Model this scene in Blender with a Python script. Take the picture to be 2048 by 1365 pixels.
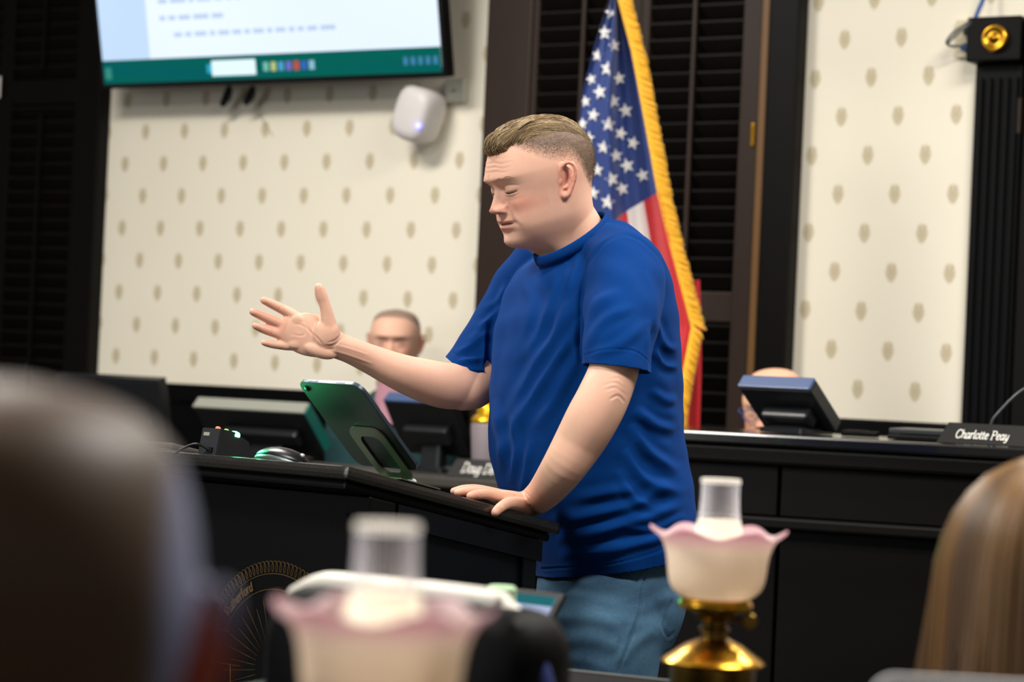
import bpy, bmesh, math, random
import numpy as np
from mathutils import Vector, Matrix

for _o in list(bpy.data.objects):
    bpy.data.objects.remove(_o)
random.seed(7); rng = np.random.default_rng(7)
scene = bpy.context.scene
COL = scene.collection

# ------------------------------------------------------------------ camera
F_PX = 85 / 36 * 2048
PITCH, ROLL = math.radians(0.806), math.radians(2.6)      # looks slightly up, held slightly askew
CAM_H = 1.33
CAM = np.array([0.0, 0.0, CAM_H])
_fw = np.array([0, math.cos(PITCH), math.sin(PITCH)])
_r0 = np.array([1.0, 0, 0]); _u0 = np.array([0, -math.sin(PITCH), math.cos(PITCH)])
_rt = math.cos(ROLL) * _r0 + math.sin(ROLL) * _u0
_up = -math.sin(ROLL) * _r0 + math.cos(ROLL) * _u0
cd = bpy.data.cameras.new('camera'); cam = bpy.data.objects.new('camera', cd); COL.objects.link(cam)
cam.matrix_world = Matrix(((_rt[0], _up[0], -_fw[0], 0), (_rt[1], _up[1], -_fw[1], 0), (_rt[2], _up[2], -_fw[2], CAM_H), (0, 0, 0, 1)))
cd.lens = 85; cd.sensor_width = 36; cd.clip_end = 60; cd.clip_start = 0.05
cd.dof.use_dof = True; cd.dof.focus_distance = 4.18; cd.dof.aperture_fstop = 4.4
scene.camera = cam

# ------------------------------------------------------------------ light
world = bpy.data.worlds.new('world'); scene.world = world; world.use_nodes = True
world.node_tree.nodes['Background'].inputs[0].default_value = (1.0, 0.96, 0.91, 1)
world.node_tree.nodes['Background'].inputs[1].default_value = 0.13
def area(name, loc, size, power, col=(1, 0.95, 0.88), aim=None):
    l = bpy.data.lights.new(name, 'AREA'); l.shape = 'RECTANGLE'; l.size, l.size_y = size
    l.energy = power; l.color = col
    o = bpy.data.objects.new(name, l); COL.objects.link(o); o.location = loc
    if aim is not None:
        o.rotation_euler = (Vector(aim) - Vector(loc)).to_track_quat('-Z', 'Y').to_euler()
    return o
area('ceiling_light_panel', (-2.0, 2.6, 3.50), (1.2, 0.6), 85)
area('ceiling_light_panel', (1.1, 2.6, 3.50), (1.2, 0.6), 70)
area('ceiling_light_panel', (-1.7, 5.7, 3.50), (1.2, 0.6), 95)
area('ceiling_light_panel', (1.5, 4.6, 3.50), (1.2, 0.6), 62)
area('hall_window_daylight', (-4.6, 0.6, 2.0), (1.6, 2.2), 38, (0.92, 0.96, 1.0), (0.5, 4.6, 1.2))
scene.view_settings.view_transform = 'Standard'; scene.view_settings.look = 'None'
scene.view_settings.gamma = 1.0; scene.view_settings.use_curve_mapping = False
scene.view_settings.exposure = 0.52

# ------------------------------------------------------------------ helpers
def P(px, py, d):
    """point seen at a pixel, at forward distance d"""
    return CAM + d * (_fw + (px - 1024) / F_PX * _rt + (682.5 - py) / F_PX * _up)
def proj(v):
    r = np.asarray(v) - CAM; d = r @ _fw
    return 1024 + F_PX * (r @ _rt) / d, 682.5 - F_PX * (r @ _up) / d
def ray_plane(px, py, p0, n):
    d = _fw + (px - 1024) / F_PX * _rt + (682.5 - py) / F_PX * _up
    t = ((np.asarray(p0) - CAM) @ n) / (d @ n)
    return CAM + t * d

def srgb(c):
    if isinstance(c, str):
        c = [int(c[i:i+2], 16) / 255 for i in (0, 2, 4)]
    return tuple((x / 12.92 if x <= 0.04045 else ((x + 0.055) / 1.055) ** 2.4) for x in c)
MATS = {}
def mat(name, col, rough=0.5, metal=0.0, spec=0.5, var=0.08, scale=30.0, bump=0.0, bscale=200.0, emit=None, estr=0.0,
        trans=0.0, sheen=0.0, coat=0.0, attr=None, sss=0.0, stretch=None, ior=1.45, alpha=1.0):
    if name in MATS: return MATS[name]
    m = bpy.data.materials.new(name); m.use_nodes = True; nt = m.node_tree; N = nt.nodes; L = nt.links
    b = N['Principled BSDF']; c = srgb(col)
    b.inputs['Roughness'].default_value = rough; b.inputs['Metallic'].default_value = metal
    b.inputs['Specular IOR Level'].default_value = spec; b.inputs['IOR'].default_value = ior
    b.inputs['Transmission Weight'].default_value = trans; b.inputs['Sheen Weight'].default_value = sheen
    b.inputs['Coat Weight'].default_value = coat; b.inputs['Alpha'].default_value = alpha
    if sss: 
        b.inputs['Subsurface Weight'].default_value = sss; b.inputs['Subsurface Radius'].default_value = (1, 0.35, 0.2); b.inputs['Subsurface Scale'].default_value = 0.006
    tc = N.new('ShaderNodeTexCoord'); mp = N.new('ShaderNodeMapping'); L.new(tc.outputs['Object'], mp.inputs[0])
    if stretch: mp.inputs['Scale'].default_value = stretch
    nz = N.new('ShaderNodeTexNoise'); nz.inputs['Scale'].default_value = scale; nz.inputs['Detail'].default_value = 4
    L.new(mp.outputs[0], nz.inputs['Vector'])
    mr = N.new('ShaderNodeMapRange'); mr.inputs[3].default_value = 1 - var; mr.inputs[4].default_value = 1 + var
    L.new(nz.outputs[0], mr.inputs[0])
    mx = N.new('ShaderNodeMix'); mx.data_type = 'RGBA'; mx.blend_type = 'MULTIPLY'; mx.inputs[0].default_value = 1
    if attr:
        a = N.new('ShaderNodeVertexColor'); a.layer_name = attr; L.new(a.outputs[0], mx.inputs[6])
    else: mx.inputs[6].default_value = (*c, 1)
    L.new(mr.outputs[0], mx.inputs[7]); L.new(mx.outputs[2], b.inputs['Base Color'])
    if bump:
        nb = N.new('ShaderNodeTexNoise'); nb.inputs['Scale'].default_value = bscale; nb.inputs['Detail'].default_value = 3
        L.new(mp.outputs[0], nb.inputs['Vector'])
        bp = N.new('ShaderNodeBump'); bp.inputs['Strength'].default_value = bump; bp.inputs['Distance'].default_value = 0.002
        L.new(nb.outputs[0], bp.inputs['Height']); L.new(bp.outputs[0], b.inputs['Normal'])
    if emit:
        b.inputs['Emission Color'].default_value = (*srgb(emit), 1); b.inputs['Emission Strength'].default_value = estr
    MATS[name] = m
    return m

def link(o, parent=None):
    COL.objects.link(o)
    if parent is not None:
        o.parent = parent; o.matrix_parent_inverse = Matrix.Identity(4)
    return o
def meshobj(name, V, Fc, m, parent=None, smooth=False, auto=None):
    """V in world coordinates; the object sits in its parent's frame"""
    me = bpy.data.meshes.new(name)
    V = np.asarray(V, float)
    if parent is not None:
        M = np.array(wm(parent).inverted()); V = V @ M[:3, :3].T + M[:3, 3]
    me.from_pydata(V.tolist(), [], [list(map(int, f)) for f in Fc]); me.update()
    if smooth: me.polygons.foreach_set('use_smooth', [True] * len(me.polygons))
    if auto is not None: me.set_sharp_from_angle(angle=math.radians(auto))
    o = bpy.data.objects.new(name, me)
    if m is not None: me.materials.append(m)
    return link(o, parent)
def wm(o):
    M = o.matrix_basis.copy()
    while o.parent is not None:
        o = o.parent; M = o.matrix_basis @ M
    return M
def tag(o, label=None, cat=None, group=None, kind=None):
    if label: o['label'] = label
    if cat: o['category'] = cat
    if group: o['group'] = group
    if kind: o['kind'] = kind
    return o
def thing(name, loc, label=None, cat=None, group=None, kind=None, yaw=0.0):
    o = bpy.data.objects.new(name, None); o.empty_display_size = 0.05
    o.matrix_basis = Matrix.Translation(Vector(loc)) @ Matrix.Rotation(yaw, 4, 'Z')
    COL.objects.link(o); return tag(o, label, cat, group, kind)

class Fr:
    """a frame: origin + three axes; converts local to world"""
    def __init__(s, o, a, b, c): s.o = np.asarray(o, float); s.A = np.array([a, b, c], float)
    def __call__(s, V): return s.o + np.asarray(V, float) @ s.A
    def inv(s, p): return s.A @ (np.asarray(p) - s.o)
def yawfr(o, yaw):   # a: along (to the right, nearer), b: away, c: up
    return Fr(o, (math.cos(yaw), -math.sin(yaw), 0), (math.sin(yaw), math.cos(yaw), 0), (0, 0, 1))
W0 = Fr((0, 0, 0), (1, 0, 0), (0, 1, 0), (0, 0, 1))

def box_vf(a, b, bev=0.0):
    bm = bmesh.new(); bmesh.ops.create_cube(bm, size=1)
    a = np.array(a, float); b = np.array(b, float); c = (a + b) / 2; s = b - a
    for v in bm.verts: v.co = Vector(c + s * np.array(v.co))
    if bev > 0: bmesh.ops.bevel(bm, geom=list(bm.edges), offset=bev, segments=2, affect='EDGES', profile=0.6)
    bm.verts.index_update()
    V = [tuple(v.co) for v in bm.verts]; Fc = [[v.index for v in f.verts] for f in bm.faces]; bm.free()
    return np.array(V), Fc
def box(name, a, b, m, parent=None, fr=W0, bev=0.0):
    V, Fc = box_vf(a, b, bev); V = fr(V)
    if np.linalg.det(fr.A) < 0: Fc = [f[::-1] for f in Fc]
    return meshobj(name, V, Fc, m, parent, smooth=False)
def join(parts):
    V = []; Fc = []; n = 0
    for v, f in parts:
        V.append(np.asarray(v)); Fc += [[i + n for i in q] for q in f]; n += len(v)
    return np.concatenate(V), Fc
def grid_faces(nr, nc, closed=True, flip=False):
    Fc = []
    for r in range(nr - 1):
        for c in range(nc if closed else nc - 1):
            d = (c + 1) % nc
            q = [r*nc+c, r*nc+d, (r+1)*nc+d, (r+1)*nc+c]
            Fc.append(q[::-1] if flip else q)
    return Fc
def loft(rings, cap=True):
    rings = np.asarray(rings, float); nr, nc = rings.shape[:2]
    V = rings.reshape(-1, 3); Fc = grid_faces(nr, nc)
    if cap:
        V = np.concatenate([V, rings[0].mean(0)[None], rings[-1].mean(0)[None]])
        a, b = nr*nc, nr*nc+1
        for c in range(nc):
            d = (c + 1) % nc
            Fc.append([a, d, c]); Fc.append([b, (nr-1)*nc+c, (nr-1)*nc+d])
    return V, Fc
def catmull(pts, n):
    pts = np.asarray(pts, float)
    if len(pts) < 3: 
        t = np.linspace(0, 1, n)[:, None]; return pts[0] * (1 - t) + pts[-1] * t
    q = np.vstack([2*pts[0]-pts[1], pts, 2*pts[-1]-pts[-2]]); out = []
    for t in np.linspace(0, len(pts) - 1, n):
        i = min(int(t), len(pts) - 2); f = t - i
        p0, p1, p2, p3 = q[i], q[i+1], q[i+2], q[i+3]
        out.append(0.5*((2*p1)+(-p0+p2)*f+(2*p0-5*p1+4*p2-p3)*f*f+(-p0+3*p1-3*p2+p3)*f**3))
    return np.array(out)
def tube_vf(pts, rad, nc=16, n=None, flat=None, flat_dir=None, round_ends=True):
    """tube through pts with radii; flat squashes the radius along flat_dir"""
    pts = np.asarray(pts, float); rad = np.asarray(rad, float) * np.ones(len(pts))
    fl = np.ones(len(pts)) * (flat if flat is not None else 1.0)
    if n:
        k = catmull(np.column_stack([pts, rad, fl]), n); pts, rad, fl = k[:, :3], np.maximum(k[:, 3], 1e-4), k[:, 4]
    T = np.gradient(pts, axis=0); T /= np.linalg.norm(T, axis=1)[:, None]
    if flat_dir is None:
        a = np.array([0, 0, 1.0]) if abs(T[0] @ np.array([0, 0, 1.0])) < 0.9 else np.array([1.0, 0, 0])
    else: a = np.asarray(flat_dir, float)
    rings = []; ang = np.linspace(0, 2*np.pi, nc, endpoint=False)
    prev = a
    frames = []
    for t in T:
        b = (a if flat_dir is not None else prev); b = b - (b @ t) * t; b /= np.linalg.norm(b); c = np.cross(t, b); prev = b
        frames.append((b, c))
    def ring(p, f, r, flt): return p + r * (np.cos(ang)[:, None] * f[0] * flt + np.sin(ang)[:, None] * f[1])
    if round_ends:
        for q in np.linspace(0.12, 1, 4)[:-1]:
            rings.append(ring(pts[0] - T[0]*rad[0]*math.sqrt(1-q*q)*0.9, frames[0], rad[0]*q, fl[0]))
    for i in range(len(pts)): rings.append(ring(pts[i], frames[i], rad[i], fl[i]))
    if round_ends:
        for q in np.linspace(0.12, 1, 4)[:-1][::-1]:
            rings.append(ring(pts[-1] + T[-1]*rad[-1]*math.sqrt(1-q*q)*0.9, frames[-1], rad[-1]*q, fl[-1]))
    return loft(rings)
def tube(name, pts, rad, m, parent=None, nc=12, n=None, **k):
    V, Fc = tube_vf(pts, rad, nc, n, **k); return meshobj(name, V, Fc, m, parent, smooth=True)
def lathe_vf(prof, nc=48, wob=None):
    prof = np.asarray(prof, float); ang = np.linspace(0, 2*np.pi, nc, endpoint=False); V = []
    for r, z in prof:
        for a in ang:
            rr, zz = (r, z) if wob is None else wob(r, z, a)
            V.append((rr*math.cos(a), rr*math.sin(a), zz))
    return np.array(V), grid_faces(len(prof), nc)
def lathe(name, prof, o, m, parent=None, nc=48, wob=None, auto=40):
    V, Fc = lathe_vf(prof, nc, wob); return meshobj(name, V + np.asarray(o), Fc, m, parent, smooth=True, auto=auto)
def poly_prism(name, pts, thick, m, parent, fr, bev=0.0):
    """polygon in the frame's a-c plane, extruded along b"""
    n = len(pts)
    V = [(p[0], 0, p[1]) for p in pts] + [(p[0], thick, p[1]) for p in pts]
    Fc = [list(range(n)), list(range(2*n-1, n-1, -1))] + [[i, i+n, (i+1) % n+n, (i+1) % n] for i in range(n)]
    o = meshobj(name, fr(V), Fc, m, parent)
    bm = bmesh.new(); bm.from_mesh(o.data); bmesh.ops.recalc_face_normals(bm, faces=bm.faces)
    if bev: bmesh.ops.bevel(bm, geom=[e for e in bm.edges], offset=bev, segments=2, affect='EDGES')
    bm.to_mesh(o.data); bm.free(); return o
def rrect(w, h, r, n=6, c=(0, 0)):
    pts = []
    for cx, cy, a0 in ((w/2-r, h/2-r, 0), (-w/2+r, h/2-r, 90), (-w/2+r, -h/2+r, 180), (w/2-r, -h/2+r, 270)):
        for k in range(n + 1):
            a = math.radians(a0 + 90*k/n); pts.append((c[0]+cx+r*math.cos(a), c[1]+cy+r*math.sin(a)))
    return pts

# pen lettering: every letter is one or more strokes of a broad nib
GL = {
 'C': (.58, [[(.52,.56),(.46,.66),(.33,.7),(.17,.62),(.06,.42),(.05,.22),(.14,.05),(.3,0),(.43,.06),(.52,.17)]]),
 'h': (.43, [[(.08,.72),(.07,.4),(.06,0)], [(.07,.28),(.16,.4),(.26,.45),(.33,.39),(.32,.2),(.32,.05),(.38,0),(.43,.05)]]),
 'a': (.44, [[(.34,.38),(.24,.45),(.12,.4),(.05,.22),(.08,.05),(.17,0),(.28,.1),(.34,.25)], [(.36,.44),(.34,.2),(.34,.05),(.39,0),(.45,.06)]]),
 'r': (.31, [[(.02,.4),(.08,.44),(.07,.2),(.06,0)], [(.07,.28),(.16,.42),(.24,.46),(.3,.42)]]),
 'l': (.2, [[(.09,.72),(.07,.3),(.06,.08),(.1,0),(.18,.06)]]),
 'o': (.42, [[(.22,.45),(.1,.38),(.04,.2),(.09,.04),(.19,0),(.31,.08),(.36,.26),(.31,.42),(.2,.45)]]),
 't': (.25, [[(.12,.6),(.09,.3),(.07,.08),(.12,0),(.21,.06)], [(0,.43),(.22,.43)]]),
 'e': (.38, [[(.06,.21),(.24,.25),(.33,.34),(.28,.44),(.18,.44),(.08,.33),(.05,.15),(.1,.03),(.19,0),(.33,.1)]]),
 'P': (.53, [[(.14,.69),(.12,.35),(.1,0)], [(0,0),(.2,0)], [(.03,.69),(.26,.7),(.44,.66),(.49,.53),(.42,.4),(.28,.35),(.13,.35)]]),
 'y': (.42, [[(.03,.42),(.09,.44),(.1,.2),(.13,.04),(.2,0),(.33,.18)], [(.37,.44),(.34,.15),(.27,-.1),(.15,-.22),(.03,-.18)]]),
 'D': (.68, [[(.14,.69),(.12,.35),(.1,0)], [(.02,.69),(.3,.7),(.52,.6),(.59,.4),(.53,.17),(.35,.02),(0,0)]]),
 'u': (.44, [[(.02,.42),(.08,.44),(.07,.2),(.09,.03),(.17,0),(.32,.16)], [(.35,.44),(.33,.2),(.33,.05),(.38,0),(.44,.06)]]),
 'g': (.43, [[(.34,.38),(.24,.45),(.12,.4),(.05,.22),(.08,.06),(.17,.02),(.28,.12),(.34,.25)], [(.36,.44),(.33,.1),(.28,-.14),(.16,-.23),(.03,-.18)]]),
 'm': (.66, [[(.02,.42),(.08,.44),(.07,.2),(.06,0)], [(.07,.28),(.16,.4),(.25,.45),(.3,.38),(.29,0)], [(.3,.28),(.39,.4),(.48,.45),(.54,.38),(.53,.06),(.58,0),(.64,.05)]]),
 'R': (.58, [[(.14,.69),(.12,.35),(.1,0)], [(.0,.62),(.08,.7),(.26,.69),(.44,.66),(.48,.53),(.4,.4),(.13,.36)], [(.25,.36),(.4,.12),(.55,0)]]),
 'f': (.28, [[(.3,.66),(.24,.71),(.15,.62),(.11,.3),(.09,0)], [(0,.43),(.24,.43)]]),
 'd': (.45, [[(.34,.38),(.24,.45),(.12,.4),(.05,.22),(.08,.05),(.17,0),(.28,.1),(.34,.25)], [(.37,.72),(.34,.2),(.34,.04),(.42,.02)]]),
 ' ': (.26, []),
}
def lettering(text, size, nib=(0.042, 0.022), shear=0.22, place=None):
    """flat strokes; place maps (x, y) in metres to a world point"""
    V = []; Fc = []; x0 = 0
    for ch in text:
        adv, strokes = GL[ch]
        for s in strokes:
            pts = catmull(s, max(10, 5*len(s))); hw = np.array(nib) / 2
            T = np.gradient(pts, axis=0); T /= np.linalg.norm(T, axis=1)[:, None] + 1e-9
            Nn = np.column_stack([-T[:, 1], T[:, 0]])
            wd = 0.012 + abs(Nn[:, :1] * nib[0]) * 0.5 + abs(Nn[:, 1:] * nib[1]) * 0.5
            n0 = len(V)
            for p, q, w in zip(pts, Nn, wd[:, 0]):
                for sg in (1, -1):
                    e = p + sg*q*w; V.append(place((x0 + e[0] + shear*e[1]) * size, e[1] * size))
            Fc += [[n0+2*i, n0+2*i+1, n0+2*i+3, n0+2*i+2] for i in range(len(pts)-1)]
        x0 += adv
    return np.array(V), Fc
def text_width(t): return sum(GL[c][0] for c in t)
# ------------------------------------------------------------------ materials
M_dark = mat('dark_stained_wood', '080605', 0.5, spec=0.15, var=0.25, scale=14, stretch=(1, 1, 0.12), bump=0.1, bscale=60)
M_brown = mat('brown_stained_wood', '2b1e17', 0.5, spec=0.3, var=0.25, scale=14, stretch=(1, 1, 0.12), bump=0.1, bscale=60)
M_slat = mat('shutter_slat_wood', '0e0a07', 0.5, spec=0.25, var=0.2, scale=14)
M_gap = mat('shutter_backing', '0a0908', 0.9)
M_black = mat('black_lacquered_wood', '030304', 0.5, spec=0.15, var=0.2, scale=20, bump=0.12, bscale=140)
M_blackplastic = mat('black_plastic', '070809', 0.4, spec=0.25, var=0.1)
M_gold = mat('brass', 'c8962e', 0.24, metal=1.0, var=0.12, scale=25)
M_olive = mat('olive_strip', '6b4a22', 0.5)
M_white = mat('white_plastic', 'd8d4d2', 0.45, var=0.03)
M_plate = mat('cream_plate', 'cfc6a6', 0.5, var=0.05)
M_blue = mat('blue_cable_rubber', '24559a', 0.45)
M_greycable = mat('grey_cable_rubber', '4a4d55', 0.5)
M_floor = mat('grey_carpet', '3a3733', 0.95, var=0.25, scale=300, bump=0.4, bscale=600)
M_ceil = mat('white_ceiling', 'e6e2da', 0.9, var=0.02)

# ------------------------------------------------------------------ the back wall
WYAW = math.radians(32.84)
WALL = yawfr((0, 7.72, 0), WYAW)
def ws(px, py, off=0.0):
    p = ray_plane(px, py, WALL((0, -off, 0)), WALL.A[1]); q = WALL.inv(p); return q[0], q[2]
WP_W, WP_H, WP_S0, WP_Z0 = 0.18039, 0.11428, 1.11815, 1.03259 + CAM_H
def wallpaper():
    m = bpy.data.materials.new('wallpaper'); m.use_nodes = True; nt = m.node_tree; N = nt.nodes; L = nt.links
    b = N['Principled BSDF']; b.inputs['Roughness'].default_value = 0.75; b.inputs['Specular IOR Level'].default_value = 0.25
    tc = N.new('ShaderNodeTexCoord'); sp = N.new('ShaderNodeSeparateXYZ'); L.new(tc.outputs['Object'], sp.inputs[0])
    def mt(op, a, b2=None, c=None):
        n = N.new('ShaderNodeMath'); n.operation = op
        for i, v in enumerate((a, b2, c)):
            if v is None: continue
            if isinstance(v, (int, float)): n.inputs[i].default_value = v
            else: L.new(v, n.inputs[i])
        return n.outputs[0]
    masks = []
    for sh in (0.0, 0.5):
        u = mt('ADD', mt('DIVIDE', mt('SUBTRACT', sp.outputs[0], WP_S0), WP_W), 0.5 + sh)
        v = mt('ADD', mt('DIVIDE', mt('SUBTRACT', sp.outputs[2], WP_Z0), 2*WP_H), 0.5 + sh)
        x = mt('MULTIPLY', mt('SUBTRACT', mt('FRACT', u), 0.5), WP_W)
        y = mt('MULTIPLY', mt('SUBTRACT', mt('FRACT', v), 0.5), 2*WP_H)
        # a palmette: an egg drawn out to a point below, cut into feathers
        wid = mt('MULTIPLY', mt('ADD', 1.0, mt('MULTIPLY', y, 6.0)), 0.0195)
        r = mt('SQRT', mt('ADD', mt('POWER', mt('DIVIDE', x, wid), 2.0), mt('POWER', mt('DIVIDE', y, 0.032), 2.0)))
        ang = mt('ARCTAN2', x, mt('ADD', y, 0.034))
        st = mt('SINE', mt('ADD', mt('MULTIPLY', mt('ABSOLUTE', ang), 34.0), mt('MULTIPLY', y, 170.0)))
        r2 = mt('ADD', r, mt('MULTIPLY', st, 0.10))
        edge = mt('SMOOTH_MIN', mt('MAXIMUM', mt('MULTIPLY', mt('SUBTRACT', 1.0, r2), 5.0), 0.0), 1.0, 0.1)
        feather = mt('ADD', 0.66, mt('MULTIPLY', st, 0.30))
        masks.append(mt('MULTIPLY', edge, feather))
    mk = mt('MAXIMUM', masks[0], masks[1])
    nz = N.new('ShaderNodeTexNoise'); nz.inputs['Scale'].default_value = 3; L.new(tc.outputs['Object'], nz.inputs['Vector'])
    rp = N.new('ShaderNodeMix'); rp.data_type = 'RGBA'; L.new(nz.outputs[0], rp.inputs[0])
    rp.inputs[6].default_value = (*srgb('ece5d2'), 1); rp.inputs[7].default_value = (*srgb('f0ead9'), 1)
    mx = N.new('ShaderNodeMix'); mx.data_type = 'RGBA'; L.new(mk, mx.inputs[0]); L.new(rp.outputs[2], mx.inputs[6])
    mx.inputs[7].default_value = (*srgb('b0a079'), 1); L.new(mx.outputs[2], b.inputs['Base Color'])
    return m
M_wallpaper = wallpaper()
V, Fc = box_vf((-4.5, 0, 0), (4.0, 0.12, 3.6))
wall = meshobj('wall_back', V, Fc, M_wallpaper)
wall.matrix_basis = Matrix(((*[WALL.A[i][0] for i in range(3)], WALL.o[0]), (*[WALL.A[i][1] for i in range(3)], WALL.o[1]), (*[WALL.A[i][2] for i in range(3)], 0), (0, 0, 0, 1)))
tag(wall, 'cream wallpapered wall with small tan palmette motifs', kind='structure')
tag(box('floor', (-7, -2.5, -0.05), (7, 13.5, 0.0), M_floor), 'dark grey carpeted floor', kind='structure')
tag(box('ceiling', (-7, -2.5, 3.6), (7, 13.5, 3.65), M_ceil), 'plain white ceiling', kind='structure')

def wbox(name, s0, s1, z0, z1, d0, d1, m, parent, bev=0.003):
    return box(name, (s0, -d1, z0), (s1, -d0, z1), m, parent, WALL, bev)

# wainscot and chair rail under the paper
zr = ws(600, 780)[1]
for nm, (p0, p1) in (('trim_1', ((205, 600), (966, 600))), ('trim_2', ((1588, 700), (1925, 700)))):
    t = thing(nm, WALL((ws(*p0)[0], 0, 0)), 'black wainscot with a chair rail below the wallpaper', kind='structure')
    s0, s1 = ws(*p0)[0], ws(*p1)[0]
    wbox('chair_rail', s0, s1, zr - 0.06, zr, 0.0, 0.035, M_black, t, 0.006)
    n = max(2, round((s1 - s0) / 0.55))
    for k in range(n):
        a = s0 + (s1 - s0) * k / n; b = s0 + (s1 - s0) * (k + 1) / n
        wbox('wainscot_panel', a + 0.004, b - 0.004, 0.12, zr - 0.062, 0.0, 0.018, M_black, t, 0.006)
    wbox('skirting', s0, s1, 0, 0.118, 0.0, 0.03, M_black, t, 0.005)

# a bank of louvred shutters
slat_mesh = {}
def slat(parent, s0, s1, z, fr=WALL):
    key = round(s1 - s0, 4)
    ca, sa = math.cos(math.radians(38)), math.sin(math.radians(38))
    if key not in slat_mesh:
        prof = [(-0.028, -0.0012), (-0.024, -0.0042), (0.024, -0.0042), (0.028, -0.0012), (0.028, 0.0012), (0.024, 0.0042), (-0.024, 0.0042), (-0.028, 0.0012)]
        V = []
        for s in (-key/2, key/2):
            for a, b in prof:
                V.append((s, a*sa*-1 + b*ca - 0.0, -a*ca*-1 + b*sa))
        n = len(prof)
        Fc = [list(range(n)), list(range(2*n-1, n-1, -1))] + [[i, i+n, (i+1) % n+n, (i+1) % n] for i in range(n)]
        me = bpy.data.meshes.new('slat'); me.from_pydata(V, [], Fc); me.materials.append(M_slat)
        bm = bmesh.new(); bm.from_mesh(me); bmesh.ops.recalc_face_normals(bm, faces=bm.faces); bm.to_mesh(me); bm.free()
        slat_mesh[key] = me
    o = bpy.data.objects.new('slat', slat_mesh[key]); link(o, parent)
    A = WALL.A; c = WALL(((s0+s1)/2, -0.026, z))
    Mw = Matrix(((A[0][0], A[1][0], A[2][0], c[0]), (A[0][1], A[1][1], A[2][1], c[1]), (A[0][2], A[1][2], A[2][2], c[2]), (0, 0, 0, 1)))
    o.matrix_basis = wm(parent).inverted() @ Mw
    return o
def shutter(root, s0, s1, z0, z1, zmid, stile_l, stile_r, pitch, mstile):
    p = thing('shutter', WALL((s0, -0.03, z0))); p.parent = root; p.matrix_basis = wm(root).inverted() @ p.matrix_basis
    wbox('backing', s0, s1, z0, z1, 0.001, 0.004, M_gap, p, 0)
    wbox('stile', s0, s0 + stile_l, z0, z1, 0.006, 0.046, mstile, p)
    wbox('stile', s1 - stile_r, s1, z0, z1, 0.006, 0.046, mstile, p)
    for a, b in ((z0, z0 + 0.09), (zmid - 0.045, zmid + 0.045), (z1 - 0.09, z1)):
        wbox('rail', s0 + stile_l, s1 - stile_r, a, b, 0.008, 0.044, mstile, p)
    mid = (s0 + stile_l + s1 - stile_r) / 2
    for a, b in ((z0 + 0.1, zmid - 0.05), (zmid + 0.05, z1 - 0.1)):
        n = int((b - a) / pitch)
        for k in range(n):
            slat(p, s0 + stile_l + 0.001, s1 - stile_r - 0.001, a + (k + 0.5) * (b - a) / n)
        wbox('tilt_rod', mid - 0.007, mid + 0.007, a + 0.03, b - 0.03, 0.046, 0.058, mstile, p, 0.003)
    return p
ZT = 3.1
def S(px, py): return ws(px, py, 0.03)[0]
w1 = thing('window_1', WALL((S(1290, 300), 0, 0)), 'tall window closed by brown louvred shutters behind the flag', kind='structure')
zmid = ws(1450, 615, 0.03)[1]; zb = 0.75
pitch = (ws(1350, 20, 0.03)[1] - ws(1350, 350, 0.03)[1]) / 10
wbox('casing', S(980, 100), S(1070, 100), zb - 0.1, ZT, 0.0, 0.055, M_brown, w1, 0.008)
wbox('casing', S(1546, 60), S(1608, 60), zb - 0.1, ZT, 0.0, 0.062, M_dark, w1, 0.008)
wbox('edge_bead', S(1531, 60), S(1546, 60), zb - 0.1, ZT, 0.0, 0.056, M_olive, w1, 0.004)
wbox('casing', S(980, 100), S(1608, 60), ZT, ZT + 0.14, 0.0, 0.065, M_brown, w1, 0.008)
wbox('sill', S(980, 100) - 0.03, S(1608, 60) + 0.03, zb - 0.14, zb - 0.1, 0.0, 0.09, M_brown, w1, 0.006)
wbox('apron', S(980, 100), S(1608, 60), 0.0, zb - 0.14, 0.0, 0.03, M_dark, w1, 0.006)
shutter(w1, S(1071, 60), S(1286, 60), zb - 0.1, ZT, zmid, 0.022, 0.03, pitch, M_brown)
shutter(w1, S(1287, 60), S(1530, 60), zb - 0.1, ZT, zmid, 0.03, 0.065, pitch, M_brown)
for py in (270, 700):
    s, z = ws(1505, py, 0.05); wbox('hinge', s - 0.006, s + 0.006, z - 0.035, z + 0.035, 0.046, 0.052, M_gold, w1, 0.002)
w2 = thing('window_2', WALL((S(90, 300), 0, 0)), 'dark louvred shutters in the corner left of the television', kind='structure')
wbox('casing', S(165, 300), S(207, 300), zb - 0.1, ZT, 0.0, 0.06, M_dark, w2, 0.008)
wbox('casing', S(-330, 300), S(-290, 300), zb - 0.1, ZT, 0.0, 0.06, M_dark, w2, 0.008)
wbox('casing', S(-330, 300), S(207, 300), ZT, ZT + 0.14, 0.0, 0.065, M_dark, w2, 0.008)
wbox('apron', S(-330, 300), S(207, 300), 0.0, zb - 0.1, 0.0, 0.03, M_dark, w2, 0.006)
zm2 = ws(80, 185, 0.03)[1]
for a, b in ((-289, -148), (-147, 12), (13, 164)):
    shutter(w2, S(a, 300), S(b, 300), zb - 0.1, ZT, zm2, 0.03, 0.03, pitch, M_dark)
tp = thing('switch_plate', WALL((*(lambda q: (q[0], -0.05))(ws(-8, 175, 0.05)), ws(-8, 175, 0.05)[1])), 'small white plate on the dark shutter frame', 'switch plate')
s_, z_ = ws(-8, 175, 0.06)
wbox('plate', s_ - 0.035, s_ + 0.024, z_ - 0.04, z_ + 0.04, 0.059, 0.066, M_white, tp, 0.002)
wbox('toggle', s_ - 0.008, s_ + 0.003, z_ - 0.012, z_ + 0.012, 0.066, 0.074, M_white, tp, 0.002)

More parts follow.
